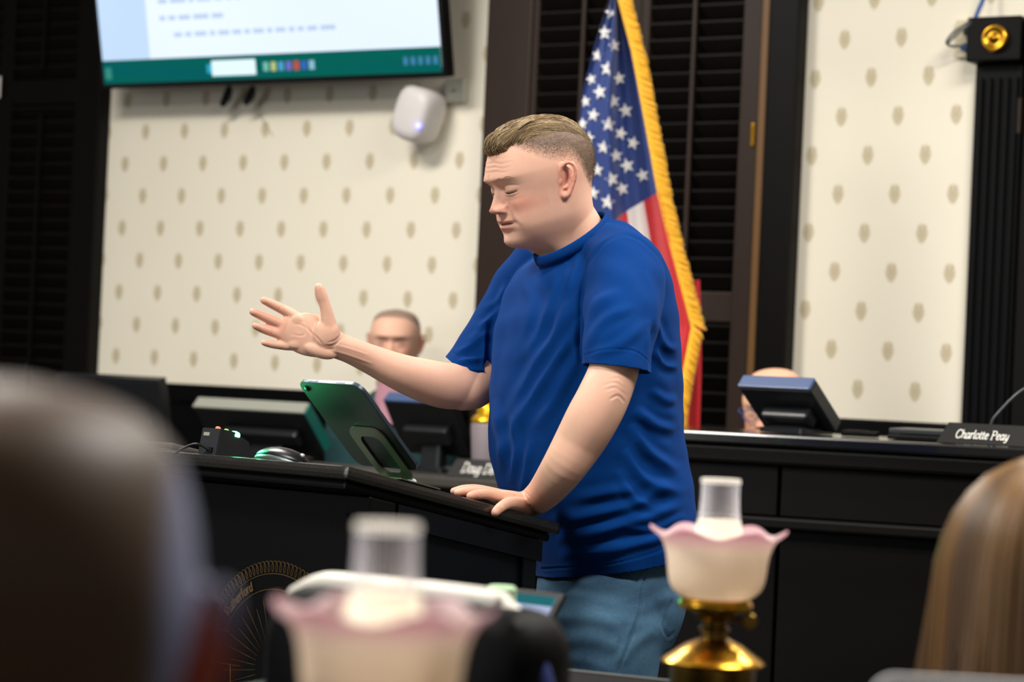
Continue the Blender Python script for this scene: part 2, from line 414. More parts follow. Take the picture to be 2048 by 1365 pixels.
# the door surround on the right, with a rosette block
d1 = thing('door_1', WALL((S(1990, 400), 0, 0)), 'black fluted door surround with a brass rosette on its corner block', kind='structure')
sl = (ws(1955, 130, 0.03)[0] + ws(1922, 760, 0.03)[0]) / 2
zt0, zt1 = ws(1990, 122, 0.08)[1], ws(1990, 32, 0.08)[1]
wbox('pilaster', sl, sl + 0.14, 0, zt0, 0.0, 0.03, M_black, d1, 0.004)
for k in range(5):
    wbox('flute_ridge', sl + 0.014 + k*0.026, sl + 0.026 + k*0.026, 0.25, zt0 - 0.04, 0.03, 0.042, M_black, d1, 0.004)
wbox('plinth', sl - 0.006, sl + 0.146, 0, 0.22, 0.0, 0.055, M_black, d1, 0.004)
wbox('corner_block', sl - 0.012, sl + 0.15, zt0, zt1, 0.0, 0.08, M_black, d1, 0.006)
wbox('lintel', sl + 0.15, sl + 1.3, zt0 + 0.01, zt1 - 0.005, 0.0, 0.05, M_black, d1, 0.006)
for k in range(3):
    wbox('lintel_ridge', sl + 0.16, sl + 1.3, zt0 + 0.03 + k*0.032, zt0 + 0.045 + k*0.032, 0.05, 0.06, M_black, d1, 0.003)
wbox('door_leaf', sl + 0.145, sl + 1.05, 0, zt0 + 0.01, 0.0, 0.02, M_dark, d1, 0.002)
for z0_, z1_ in ((0.25, 1.0), (1.15, zt0 - 0.12)):
    wbox('door_panel', sl + 0.26, sl + 0.56, z0_, z1_, 0.02, 0.028, M_dark, d1, 0.006)
    wbox('door_panel', sl + 0.63, sl + 0.93, z0_, z1_, 0.02, 0.028, M_dark, d1, 0.006)
s_, z_ = ws(2037, 232, 0.03); wbox('hinge', s_ - 0.007, s_ + 0.007, z_ - 0.05, z_ + 0.05, 0.02, 0.034, M_brown, d1, 0.002)
def wall_lathe(name, prof, s, z, d, m, parent, nc=40):
    V, Fc = lathe_vf(prof, nc); V = np.column_stack([V[:, 0] + s, -V[:, 2] - d, V[:, 1] + z])
    return meshobj(name, WALL(V), [f[::-1] for f in Fc] if False else Fc, m, parent, smooth=True)
s_, z_ = ws(1990, 77, 0.085)
wall_lathe('rosette', [(0.0, 0.024), (0.008, 0.022), (0.011, 0.014), (0.016, 0.011), (0.024, 0.013), (0.03, 0.018), (0.036, 0.017), (0.0395, 0.01), (0.040, 0.0)], s_, z_, 0.08, M_gold, d1)

# outlet box with cables beside the block
ob = thing('outlet_box', WALL((ws(1930, 75)[0], -0.02, ws(1930, 75)[1])), 'cream wall outlet with blue cable beside the brass rosette', 'outlet')
s0, z1 = ws(1912, 40, 0.02); s1, z0 = ws(1952, 114, 0.02); s1 += 0.01
wbox('plate', s0, s1, z0, z1, 0.0, 0.02, M_plate, ob, 0.004)
for zz in (z0 + 0.03, z1 - 0.034):
    wbox('jack', (s0+s1)/2 - 0.012, (s0+s1)/2 + 0.012, zz - 0.01, zz + 0.01, 0.02, 0.026, M_blackplastic, ob, 0.002)
sm = (s0 + s1) / 2
def wpt(px, py, d): q = ws(px, py, d); return WALL((q[0], -d, q[1]))
tube('blue_plug', [wpt(1925, 97, 0.03), wpt(1934, 93, 0.045)], 0.008, M_blue, ob)
tube('grey_cable', [wpt(1925, 92, 0.04), wpt(1902, 92, 0.07), wpt(1893, 84, 0.08), wpt(1908, 64, 0.08), wpt(1935, 46, 0.08), wpt(1952, 34, 0.07)], 0.0035, M_greycable, ob, n=30)
tube('grey_cable', [wpt(1922, 60, 0.03), wpt(1905, 76, 0.07), wpt(1895, 88, 0.075), wpt(1912, 70, 0.085), wpt(1940, 48, 0.08)], 0.003, M_greycable, ob, n=30)
tube('blue_cable', [wpt(1950, 38, 0.07), wpt(1957, 20, 0.06), wpt(1965, 2, 0.05), wpt(1972, -20, 0.04), wpt(1975, -60, 0.03)], 0.006, M_blue, ob, n=24)
# ------------------------------------------------------------------ television
M_bezel = mat('glossy_black_bezel', '08090a', 0.2)
TVt = math.radians(12)
p = ray_plane(205, 178, WALL((0, -0.17, 0)), WALL.A[1]); q = WALL.inv(p)
p2 = ray_plane(893, 156, WALL((0, -0.17, 0)), WALL.A[1]); q2 = WALL.inv(p2)
TVW = q2[0] - q[0]; TVH = TVW * 0.575
TVF = Fr(WALL((q[0], -0.17, (q[2]+q2[2])/2)), WALL.A[0], WALL.A[1]*math.cos(TVt)*1 + WALL.A[2]*math.sin(TVt), WALL.A[2]*math.cos(TVt) - WALL.A[1]*math.sin(TVt))
tv = thing('television', TVF.o, 'large wall television tilted down, showing a white document page over a green taskbar', 'television')
box('housing', (0, 0.0, 0), (TVW, 0.05, TVH), M_bezel, tv, TVF, 0.004)
def screenmat(name, c, st, c2=None):
    m = bpy.data.materials.new(name); m.use_nodes = True; N = m.node_tree.nodes; L = m.node_tree.links
    N.remove(N['Principled BSDF']); e = N.new('ShaderNodeEmission'); e.inputs[1].default_value = st
    nz = N.new('ShaderNodeTexNoise'); nz.inputs['Scale'].default_value = 1.2
    mx = N.new('ShaderNodeMix'); mx.data_type = 'RGBA'; L.new(nz.outputs[0], mx.inputs[0])
    mx.inputs[6].default_value = (*srgb(c), 1); mx.inputs[7].default_value = (*srgb(c2 or c), 1)
    L.new(mx.outputs[2], e.inputs[0]); L.new(e.outputs[0], N['Material Output'].inputs[0]); return m
S_page = screenmat('screen_page', 'd3e3fa', 0.83, 'e6effc'); S_marg = screenmat('screen_margin', 'bcd6f7', 0.76, 'c6def9')
S_task = screenmat('screen_taskbar', '0c7a5c', 0.49, '0a6a78'); S_txt = screenmat('screen_text', 'b9cbe6', 0.79); S_wh = screenmat('screen_white', 'dff4fa', 0.79)
BZ = 0.014
def scr(name, x0, x1, z0, z1, m, d=0.0006, par=tv, fr=TVF):
    V = [(x0, -d, z0), (x1, -d, z0), (x1, -d, z1), (x0, -d, z1)]; return meshobj(name, fr(V), [[0, 1, 2, 3]], m, par)
scr('screen', BZ, TVW - BZ, BZ + 0.02, TVH - BZ, S_page, 0.0005)
scr('page_margin', BZ, TVW * 0.16, BZ + 0.085, TVH - BZ, S_marg, 0.001)
tb = scr('taskbar', BZ, TVW - BZ, BZ + 0.004, BZ + 0.085, S_task, 0.0015)
scr('search_box', TVW*0.345, TVW*0.475, BZ + 0.018, BZ + 0.07, S_wh, 0.002, tb)
icons = ['35b8d8', '7fd0c0', 'c8d890', '58b0e0', '7d78d8', 'd05a5a', '3f6fd0', '9ad0e8']
for k, c in enumerate(icons):
    x = TVW*(0.33 if k == 0 else 0.475 + 0.022*k); scr('taskbar_icon', x, x + 0.022, BZ + 0.028, BZ + 0.058, screenmat('screen_icon_%d' % k, c, 0.59), 0.002, tb)
for k in range(5):
    x = TVW*(0.89 + 0.02*k); scr('taskbar_icon', x, x + 0.016, BZ + 0.03, BZ + 0.056, screenmat('screen_tray_%d' % k, '4f95c8', 0.53), 0.002, tb)
scr('taskbar_icon', TVW*0.015, TVW*0.035, BZ + 0.02, BZ + 0.06, screenmat('screen_start', '3fa090', 0.53), 0.002, tb)
txt = []
for row in range(14):
    z = BZ + 0.155 + row*0.058; x = TVW*(0.24 if row % 6 == 0 else 0.2); end = TVW*(0.38 if row % 6 == 1 else 0.72)
    while x < end:
        w = random.uniform(0.02, 0.07); txt.append(([(x, -0.0018, z), (x+w, -0.0018, z), (x+w, -0.0018, z+0.016), (x, -0.0018, z+0.016)], [[0, 1, 2, 3]])); x += w + 0.014
V, Fc = join(txt); tag(meshobj('text_lines', TVF(V), Fc, S_txt, tv), kind='stuff')
# mount arms and dangling pull straps
box('mount_plate', (TVW*0.38, 0.05, TVH*0.25), (TVW*0.62, 0.09, TVH*0.6), M_blackplastic, tv, TVF, 0.004)
box('mount_arm', (TVW*0.47, 0.09, TVH*0.4), (TVW*0.53, 0.15, TVH*0.5), M_blackplastic, tv, TVF, 0.004)
for px_, ln in ((450, 208), (497, 205)):
    a = wpt(px_ + 8, 178, 0.10); b = wpt(px_ - 4, ln, 0.08)
    tube('pull_strap', [a, (a+b)/2 + np.array([0.004, 0, 0]), b], [0.012, 0.016, 0.012], M_blackplastic, tv, n=8)
tube('thin_cable', [wpt(505, 200, 0.06), wpt(520, 230, 0.012), wpt(535, 255, 0.008), wpt(545, 270, 0.006)], 0.0014, mat('pale_cable_rubber', 'a79f85', 0.6), tv, n=16)

# white wall speaker with a status light
spk = thing('wall_speaker', wpt(835, 230, 0.1), 'white rounded wall speaker with a violet light under the television corner', 'speaker')
s0, zt_ = ws(779, 165, 0.14); s1, zb_ = ws(862, 288, 0.14)
ctr = WALL(((s0+s1)/2, -0.10, (zt_+zb_)/2)); hw, hh = (s1-s0)/2, (zt_-zb_)/2
SF = Fr(ctr, WALL.A[0]*math.cos(0.3) - WALL.A[2]*math.sin(0.3)*1.0, WALL.A[1], WALL.A[2]*math.cos(0.3) + WALL.A[0]*math.sin(0.3))
rings = []
for d, sc in ((-0.055, 0.02), (-0.055, 0.55), (-0.05, 0.75), (-0.038, 0.86), (-0.01, 0.92), (0.03, 0.92), (0.06, 0.85), (0.08, 0.6), (0.08, 0.02)):
    rr = []
    for k in range(48):
        a = 2*math.pi*k/48; c, s = math.cos(a), math.sin(a)
        rr.append((hw*0.86*sc*math.copysign(abs(c)**0.62, c), d, hh*0.98*sc*math.copysign(abs(s)**0.62, s)))
    rings.append(rr)
V, Fc = loft(SF(np.array(rings).reshape(-1, 3)).reshape(len(rings), 48, 3)); meshobj('shell', V, Fc, M_white, spk, smooth=True)
lp = ray_plane(836, 252, SF((0, -0.054, 0)), SF.A[1]); lq = SF.inv(lp)
M_led = mat('violet_status_light', '6a6aff', 0.3, emit='5a5cff', estr=7)
V, Fc = lathe_vf([(0, 0.005), (0.005, 0.004), (0.0075, 0.0), (0.0075, -0.004)], 20); meshobj('status_light', SF(np.column_stack([V[:, 0]+lq[0], -V[:, 2]+lq[1], V[:, 1]+lq[2]])), Fc, M_led, spk, smooth=True)
wbox('bracket', (s0+s1)/2 - 0.03, (s0+s1)/2 + 0.03, (zt_+zb_)/2 - 0.03, (zt_+zb_)/2 + 0.03, 0.0, 0.03, M_white, spk, 0.003)
jb = thing('junction_box', wpt(908, 182, 0.02), 'grey junction box on the wallpaper beside the white wall speaker', 'junction box')
a0, b1 = ws(890, 158, 0.03); a1, b0 = ws(926, 204, 0.03)
wbox('cover', a0, a1, b0, b1, 0.0, 0.03, mat('grey_box', 'b9b7ab', 0.5), jb, 0.004)
wbox('screw', (a0+a1)/2 - 0.004, (a0+a1)/2 + 0.004, (b0+b1)/2 - 0.004, (b0+b1)/2 + 0.004, 0.03, 0.033, M_greycable, jb, 0.001)

# ------------------------------------------------------------------ flag
flag = thing('flag', P(1262, 860, 6.62) * np.array([1, 1, 0]), 'american flag with gold fringe hanging from a pole beside the shutters', 'flag')
RB = [(-90, 1232), (0, 1240), (100, 1266), (250, 1294), (385, 1318), (480, 1340), (600, 1372), (655, 1386), (740, 1370), (800, 1360), (930, 1350), (1100, 1345), (1250, 1340)]
LB = [(-90, 1226), (0, 1217), (80, 1192), (180, 1166), (260, 1156), (380, 1150), (520, 1150), (700, 1160), (930, 1170), (1100, 1175), (1250, 1180)]
def interp(tab, y): return np.interp(y, [t[0] for t in tab], [t[1] for t in tab])
FZ = 6.62
def fs(a, y, lift=0.0):
    x = interp(LB, y) * (1-a) + interp(RB, y) * a
    x += 3.0 * math.sin(y/70.0 + 3*a) * (0 if a > 0.98 or a < 0.02 else 1) * 0.5
    dz = 0.028 * math.sin(a*9.5 + y*0.0012 + 0.6) * min(1, (y + 120)/300) + 0.012*math.sin(a*21 + y*0.006)
    return P(x, y, FZ + dz - lift)
M_fblue = mat('flag_blue_nylon', '0c2f74', 0.55, var=0.08, scale=40, sheen=0.3); M_fred = mat('flag_red_nylon', 'c01d26', 0.5, var=0.08, scale=40, sheen=0.3)
M_fwhite = mat('flag_white_nylon', 'dad8d6', 0.6, var=0.03, sheen=0.2); M_fringe = mat('gold_fringe', 'f0b312', 0.55, var=0.25, scale=160, bump=0.5, bscale=400, sheen=0.3)
def canton_y(a): return np.interp(a, [0, 0.5, 0.62, 1.0], [520, 432, 418, 383])
def fpatch(name, a0, a1, y0f, y1f, m, na=10, ny=60, thick=0.0016):
    V = []; 
    for side in (0, 1):
        for j in range(ny):
            for i in range(na):
                a = a0 + (a1-a0)*i/(na-1); t = j/(ny-1); y = y0f(a)*(1-t) + y1f(a)*t
                V.append(fs(a, y, -thick if side else 0.0))
    n = na*ny; Fc = []
    g = grid_faces(ny, na, closed=False); Fc += [f[::-1] for f in g] + [[i+n for i in f] for f in g]
    per = [i for i in range(na)] + [j*na+na-1 for j in range(1, ny)] + [(ny-1)*na+i for i in range(na-2, -1, -1)] + [j*na for j in range(ny-2, 0, -1)]
    Fc += [[per[k], per[(k+1) % len(per)], per[(k+1) % len(per)]+n, per[k]+n] for k in range(len(per))]
    return meshobj(name, V, Fc, m, flag, smooth=True, auto=60)
canton = fpatch('canton', 0.0, 1.0, lambda a: -90, canton_y, M_fblue, 40, 70)
edges = [0.0, 0.2, 0.4, 0.58, 0.79, 1.0]
for k in range(5):
    fpatch('red_stripe' if k % 2 == 0 else 'white_stripe', edges[k], edges[k+1], lambda a: canton_y(a), lambda a: 1250, M_fred if k % 2 == 0 else M_fwhite, 12, 80)
stars = [(327,80),(285,212),(352,297),(237,360),(305,447),(390,510),(200,515),(260,598),(165,660),(355,658),(430,720),(220,748),(148,805),(320,808),(398,868),(475,930),(190,897),(285,958),(367,1012),(435,1078),(243,1105),(532,1140),(337,1165),(402,1228),(215,1255),(307,1315)]
for k, (sx, sy) in enumerate(stars):
    cx, cy = 1120 + sx/3.25, sy/3.25; r = (12.5 if cx > 1185 else 11.0) * (1.12 if k % 3 == 1 else 1.0); rot = random.uniform(-0.3, 0.3)
    pts = []
    for i in range(10):
        a_ = rot + math.pi*i/5 + math.pi/2; rr = r*1.18 if i % 2 == 0 else r*0.5; pts.append((cx + rr*math.cos(a_)*0.92, cy - rr*math.sin(a_)))
    def onflag(x, y, lift):
        l, rr_ = interp(LB, y), interp(RB, y); return fs(min(1, max(0, (x-l)/(rr_-l))), y, lift)
    V = [onflag(x, y, 0.003) for x, y in pts] + [onflag(cx, cy, 0.004)]
    n = 10; Fc = [[(i+1) % n, i, n] for i in range(n)]
    meshobj('star', V, Fc, M_fwhite, canton, smooth=True)
# fringe along the fly edge, made of short cords
fr_parts = []
ys = np.arange(-80, 880, 5.0)
for y in ys:
    for lay in range(2):
        x = interp(RB, y); wd = 25 + 4*random.random() if y < 660 else 22
        dirx = 1.0 if y < 650 else 0.75
        p0 = P(x - 4, y, FZ + 0.028*math.sin(9.5 + y*0.0012 + 0.6)*min(1, (y+120)/300) - 0.004 - 0.004*lay)
        p1 = P(x + wd*dirx*0.62, y + 3 + (6 if y < 650 else 10), FZ + 0.03*math.sin(10.1 + y*0.0012) - 0.006*lay + random.uniform(-.003, .003))
        p2 = P(x + wd*dirx, y + 12 + (4 if y < 650 else 12), FZ + 0.03*math.sin(10.3 + y*0.0012) + random.uniform(-.004, .004))
        fr_parts.append(tube_vf([p0, p1, p2], [0.0035, 0.0036, 0.0030], 5, 4, round_ends=False))
V, Fc = join(fr_parts); tag(meshobj('fringe', V, Fc, M_fringe, flag, smooth=True), 'gold fringe', kind='stuff')
# the fold that hangs behind, red, and the pole
V = []
for j in range(40):
    y = 560 + 690*j/39
    for i in range(14):
        a = i/13; V.append(P(1330 + 70*a + 3*math.sin(y/90), y, FZ + 0.05 + 0.012*math.sin(a*12)))
meshobj('back_fold', V, [f[::-1] for f in grid_faces(40, 14, closed=False)], M_fred, flag, smooth=True)
pt = P(1228, -40, 6.68); pole_x, pole_y = pt[0], pt[1]
tube('pole', [(pole_x, pole_y, 0.05), (pole_x, pole_y, 2.6)], 0.012, M_gold, flag, 14)
lathe('pole_base', [(0.0, 0.0), (0.14, 0.0), (0.14, 0.02), (0.1, 0.035), (0.03, 0.06), (0.016, 0.1), (0.0, 0.1)], (pole_x, pole_y, 0), M_gold, flag)
lathe('finial', [(0.0, 0.0), (0.014, 0.0), (0.02, 0.02), (0.012, 0.04), (0.024, 0.07), (0.0, 0.15)], (pole_x, pole_y, 2.6), M_gold, flag, 20)

# ------------------------------------------------------------------ dais desks
M_dais = mat('black_dais_wood', '070504', 0.5, spec=0.2, var=0.2, scale=18, stretch=(0.2, 1, 1), bump=0.1, bscale=90)
RF = yawfr(P(1960, 891, 5.3), math.radians(20)); RZ = RF.o[2]
dr = thing('dais_desk', RF((0, 0, -RZ)), 'long black dais desk carrying the nameplate before the right wallpaper', 'desk')
aL = -1.02; aR = 1.2
box('top', (aL, -0.01, -0.028), (aR, 0.50, 0.0), mat('polished_dais_top', '0c0a08', 0.22, spec=0.7, coat=0.5, var=0.2, scale=60), dr, RF, 0.006)
box('top_moulding', (aL + 0.01, 0.0, -0.07), (aR - 0.01, 0.05, -0.03), M_dais, dr, RF, 0.008)
for k in range(4):
    a = aL + 0.03 + (aR - aL - 0.06)*k/4; b = aL + 0.03 + (aR - aL - 0.06)*(k+1)/4
    box('front_panel', (a + 0.004, 0.02, -0.185), (b - 0.004, 0.05, -0.072), M_dais, dr, RF, 0.003)
    box('lower_panel', (a + 0.004, 0.03, -RZ), (b - 0.004, 0.06, -0.215), M_dais, dr, RF, 0.003)
box('ledge_moulding', (aL + 0.01, -0.012, -0.213), (aR - 0.01, 0.06, -0.187), M_dais, dr, RF, 0.006)
box('back_board', (aL + 0.03, 0.055, -RZ), (aR - 0.03, 0.065, -0.027), M_dais, dr, RF)
box('end_panel', (aL + 0.03, 0.06, -RZ), (aL + 0.06, 0.48, -0.03), M_dais, dr, RF, 0.003)
box('end_panel', (aR - 0.06, 0.06, -RZ), (aR - 0.03, 0.48, -0.03), M_dais, dr, RF, 0.003)
LF = yawfr(P(950, 958, 6.8), math.radians(30)); LZ = LF.o[2]
dl = thing('dais_desk', LF((0, 0, -LZ)), 'black dais desk with sloping monitors in front of the television wall', 'desk')
bL, bR = -2.2, 0.12
M_ledge = mat('dais_ledge_wood', '3b3833', 0.5, var=0.15, scale=20)
box('top', (bL, -0.02, -0.03), (bR, 0.36, 0.0), M_ledge, dl, LF, 0.006)
for k in range(4):
    a = bL + 0.02 + (bR - bL - 0.04)*k/4; b = bL + 0.02 + (bR - bL - 0.04)*(k+1)/4
    box('front_panel', (a + 0.004, 0.02, -LZ), (b - 0.004, 0.05, -0.032), M_dais, dl, LF, 0.003)
box('back_board', (bL + 0.02, 0.045, -LZ), (bR - 0.02, 0.055, -0.029), M_dais, dl, LF)
box('end_panel', (bL + 0.02, 0.05, -LZ), (bL + 0.05, 0.34, -0.03), M_dais, dl, LF, 0.003)
box('end_panel', (bR - 0.05, 0.05, -LZ), (bR - 0.02, 0.34, -0.03), M_dais, dl, LF, 0.003)

# nameplates: slanted bars with pen lettering
M_np = mat('nameplate_black', '0d0d0a', 0.5, var=0.05, spec=0.25); M_nt = mat('nameplate_letters', 'f4f2ea', 0.5, var=0.02)
def nameplate(fr, a0, a1, b0, h, text, tx, size, label):
    r = thing('nameplate', fr((a0, b0, 0)), label, 'nameplate')
    sl = 0.28
    prof = [(0, 0), (0.012 + h*sl, h), (0.02 + h*sl, h), (0.05, 0)]   # (b, c)
    V = []
    for a in (a0, a1):
        ins = 0.0
        V += [(a, b0 + p[0], p[1] + 0.0005) for p in prof]
    # the ends lean in like a cut wedge
    for i in (1, 2): V[i] = (V[i][0] + 0.022, V[i][1], V[i][2]); V[i+4] = (V[i+4][0] - 0.022, V[i+4][1], V[i+4][2])
    Fc = [[3, 2, 1, 0], [4, 5, 6, 7]] + [[i, (i+1) % 4, (i+1) % 4 + 4, i+4] for i in range(4)]
    o = meshobj('bar', fr(V), Fc, M_np, r)
    bm = bmesh.new(); bm.from_mesh(o.data); bmesh.ops.recalc_face_normals(bm, faces=bm.faces); bmesh.ops.bevel(bm, geom=list(bm.edges), offset=0.0012, segments=1, affect='EDGES'); bm.to_mesh(o.data); bm.free()
    n = math.hypot(0.012 + h*sl, h); ub = np.array([0, (0.012 + h*sl)/n, h/n]); nn = np.array([0, -h/n, (0.012 + h*sl)/n])
    lo = 0.27*n
    def place(x, y): q = np.array([tx, b0, 0.0005]) + np.array([1, 0, 0])*x + ub*(lo + y) + nn*0.0012; return fr(q)
    V, Fc = lettering(text, size, place=lambda x, y: place(x, y*1.35)); meshobj('lettering', V, Fc, M_nt, r)
    return r
def along(fr, px, py, b=0.0):   # where the ray meets the vertical plane b = const
    return fr.inv(ray_plane(px, py, fr((0, b, 0)), fr.A[1]))
a0 = along(RF, 1873, 888, 0.02)[0]; a1 = along(RF, 2066, 893, 0.02)[0]
t0 = along(RF, 1912, 880, 0.03)[0]; t1 = along(RF, 2018, 880, 0.03)[0]
nameplate(RF, a0, a1, 0.01, 0.046, 'Charlotte Peay', t0, (t1 - t0)/text_width('Charlotte Peay'), 'black nameplate with white italic lettering on the desk before the door surround')
a0 = along(LF, 893, 955, 0.02)[0]; t0 = along(LF, 926, 948, 0.03)[0]; t1 = along(LF, 990, 948, 0.03)[0]
nameplate(LF, a0, a0 + 0.27, 0.01, 0.052, 'Doug Dem', t0, (t1 - t0)/text_width('Doug De'), 'black nameplate with white lettering half hidden behind the standing man')
# second plate edge beyond the first
# ------------------------------------------------------------------ monitors
M_mon = mat('monitor_shell', '17191c', 0.35, var=0.08); M_montop = mat('monitor_top_edge', '3e4f74', 0.35, var=0.05)
M_grey = mat('monitor_grey_edge', '8b8c82', 0.4, var=0.05); M_teal = mat('teal_glow_side', '1c6b62', 0.3, var=0.25, scale=12)  # teal side carries the green glow of the timer lamp in its colour
M_scr = mat('dim_screen', '0c1016', 0.15)
def monitor(top_l, d, w, h, yaw, tilt, zdesk, label, mtop, mside=None, th=0.03):
    o = P(*top_l, d); Y = yawfr(o, yaw); ct, st_ = math.cos(tilt), math.sin(tilt)
    fr = Fr(o, Y.A[0], Y.A[1]*ct + Y.A[2]*st_, Y.A[2]*ct - Y.A[1]*st_)     # b: through the panel towards the user; c: up the panel
    r = thing('monitor', (fr((w/2, 0, -h/2))[0], fr((w/2, 0, -h/2))[1], zdesk), label, 'monitor')
    box('panel', (0, 0.0, -h), (w, th, -0.008), M_mon, r, fr, 0.004)
    box('top_edge', (0, 0.0, -0.0085), (w, th, 0), mtop, r, fr, 0.003)
    if mside is not None: box('side_face', (w, 0.001, -h + 0.004), (w + 0.004, th - 0.001, -0.006), mside, r, fr, 0.001)
    box('screen', (0.008, th, -h + 0.008), (w - 0.008, th + 0.002, -0.012), M_scr, r, fr, 0)
    box('hump', (w*0.22, -0.03, -h*0.7), (w*0.88, 0.0, -h*0.42), M_mon, r, fr, 0.008)
    c = fr((w*0.55, 0.0, -h*0.75)); f = np.array([c[0], c[1], zdesk])
    Yf = yawfr((c[0], c[1], zdesk), yaw)
    V, Fc = loft([[tuple(Yf((x, y, z))) for x, y in rrect(ww, dd, 0.01, 3)] for ww, dd, z in ((w*0.62, 0.13, 0.001), (w*0.62, 0.13, 0.012), (w*0.3, 0.05, 0.02), (w*0.3, 0.04, max(0.03, c[2] - zdesk)))])
    meshobj('stand', V, Fc, M_mon, r)
    return r
monitor((1474, 772), 5.70, 0.205, 0.155, math.radians(42), math.radians(50), RZ, 'small black desk monitor with a bluish top edge in front of the bald man', M_montop, None, 0.035)
monitor((384, 813), 7.52, 0.42, 0.18, math.radians(30), math.radians(46), LZ, 'low black monitor with a grey top edge and a teal glow painted on its side behind the tablet', M_grey, M_teal, 0.042)
monitor((765, 800), 7.12, 0.235, 0.20, math.radians(32), math.radians(38), LZ, 'black monitor with a blue top edge in front of the seated man', M_montop, None, 0.04)
monitor((110, 750), 7.78, 0.42, 0.22, math.radians(30), math.radians(15), LZ, 'black monitor in the dark corner beside the left shutters', M_mon, None, 0.04)
# low black box, gooseneck microphone, tumbler on the desks
a = along(RF, 1788, 872, 0.2); bx_ = thing('document_tray', RF((a[0] + 0.06, 0.2, 0)), 'low black tray lying on the desk left of the nameplate', 'tray')
box('tray', (a[0], 0.12, 0.001), (a[0] + 0.16, 0.34, 0.012), M_blackplastic, bx_, RF, 0.003)
box('lid', (a[0] + 0.002, 0.125, 0.014), (a[0] + 0.158, 0.335, 0.026), mat('grey_tray_lid', '2b2e30', 0.35), bx_, RF, 0.003)
a = along(RF, 1690, 872, 0.25); kb = thing('remote_control', RF((a[0] + 0.05, 0.2, 0)), 'flat dark remote control lying between the monitor and the black tray', 'remote')
box('body', (a[0], 0.2, 0.001), (a[0] + 0.085, 0.235, 0.014), M_dark, kb, RF, 0.004)
box('keys', (a[0] + 0.01, 0.206, 0.014), (a[0] + 0.06, 0.229, 0.0155), M_blackplastic, kb, RF, 0.0005)
m0 = along(RF, 1978, 852, 0.13); mic = thing('gooseneck_microphone', RF((m0[0], 0.13, 0)), 'thin black gooseneck microphone bending up behind the nameplate', 'microphone')
lathe('base', [(0, 0.001), (0.045, 0.001), (0.045, 0.018), (0.03, 0.026), (0.008, 0.03), (0, 0.03)], RF((m0[0], 0.13, 0)), M_blackplastic, mic, 28)
g = [RF((m0[0], 0.13, 0.02))] + [RF(along(RF, x, y, 0.13)) for x, y in ((1985, 842), (2003, 820), (2022, 800), (2048, 779), (2085, 762), (2120, 756))]
tube('gooseneck', g, 0.0036, mat('gunmetal', '50545a', 0.35, metal=0.6), mic, n=40)
tube('capsule', [g[-1], g[-1] + (g[-1] - g[-2])*1.2], [0.007, 0.009], M_blackplastic, mic, n=6)
tp_ = along(LF, 966, 925, 0.13); tum = thing('tumbler', LF((tp_[0], 0.13, 0)), 'mauve grey tumbler with a gold lid half hidden by the standing man', 'tumbler')
c = LF((tp_[0] + 0.012, 0.13, 0)); c[2] = LZ
ht = (along(LF, 955, 846, 0.13)[2])
lathe('cup', [(0, 0.001), (0.036, 0.001), (0.042, 0.02), (0.05, ht*0.95), (0.047, ht), (0, ht)], c, mat('mauve_grey', '857b80', 0.45), tum, 32)
lathe('lid', [(0.048, 0.0), (0.05, 0.008), (0.046, 0.016), (0.036, 0.024), (0.034, 0.045), (0.028, 0.056), (0.014, 0.062), (0, 0.063)], c + np.array([0, 0, ht]), mat('gold_lid', 'd9a820', 0.3, metal=0.7, var=0.2, scale=60), tum, 32)
# ------------------------------------------------------------------ lectern
PY_ = math.radians(41.5)
corner = P(698, 932, 3.72)
PF = yawfr(corner, PY_); PZ = corner[2]          # a: along the front to the right, b: towards the speaker
LW, LD = 0.70, 0.535
endp = PF.inv(ray_plane(1125, 1047, PF((0, 0, 0)), PF.A[0])); LD = endp[1]; DROP = endp[2] / LD
M_lect = mat('black_painted_lectern', '040506', 0.45, spec=0.2, var=0.15, scale=16, bump=0.15, bscale=120, stretch=(1, 1, 0.2))
M_lectb = mat('blueblack_side_panel', '070a10', 0.45, spec=0.2, var=0.12, scale=16)
lect = thing('lectern', PF((-LW/2, LD/2, -PZ)), 'black wooden lectern with a sloping top, fluted corners and a gilt line emblem', 'lectern')
SLP = math.atan(DROP)
M_ltop = mat('lectern_top_satin', '15130f', 0.3, spec=0.6, coat=0.3, var=0.3, scale=120, bump=0.35, bscale=300)
TF = Fr(corner, PF.A[0], PF.A[1]*math.cos(SLP) + PF.A[2]*math.sin(SLP), PF.A[2]*math.cos(SLP) - PF.A[1]*math.sin(SLP))   # the sloping top
LDs = LD / math.cos(SLP)
box('top', (-LW, 0, -0.022), (0, LDs, 0), M_ltop, lect, TF, 0.008)
box('top_moulding', (-LW + 0.012, 0.012, -0.036), (-0.012, LDs - 0.012, -0.022), M_lect, lect, TF, 0.005)
box('page_stop', (-LW + 0.02, LDs - 0.02, 0.0), (-0.17, LDs - 0.008, 0.012), M_lect, lect, TF, 0.002)
ov = 0.035; oa = 0.012; ob_ = 0.062
def ztop(b): return DROP*b - 0.038
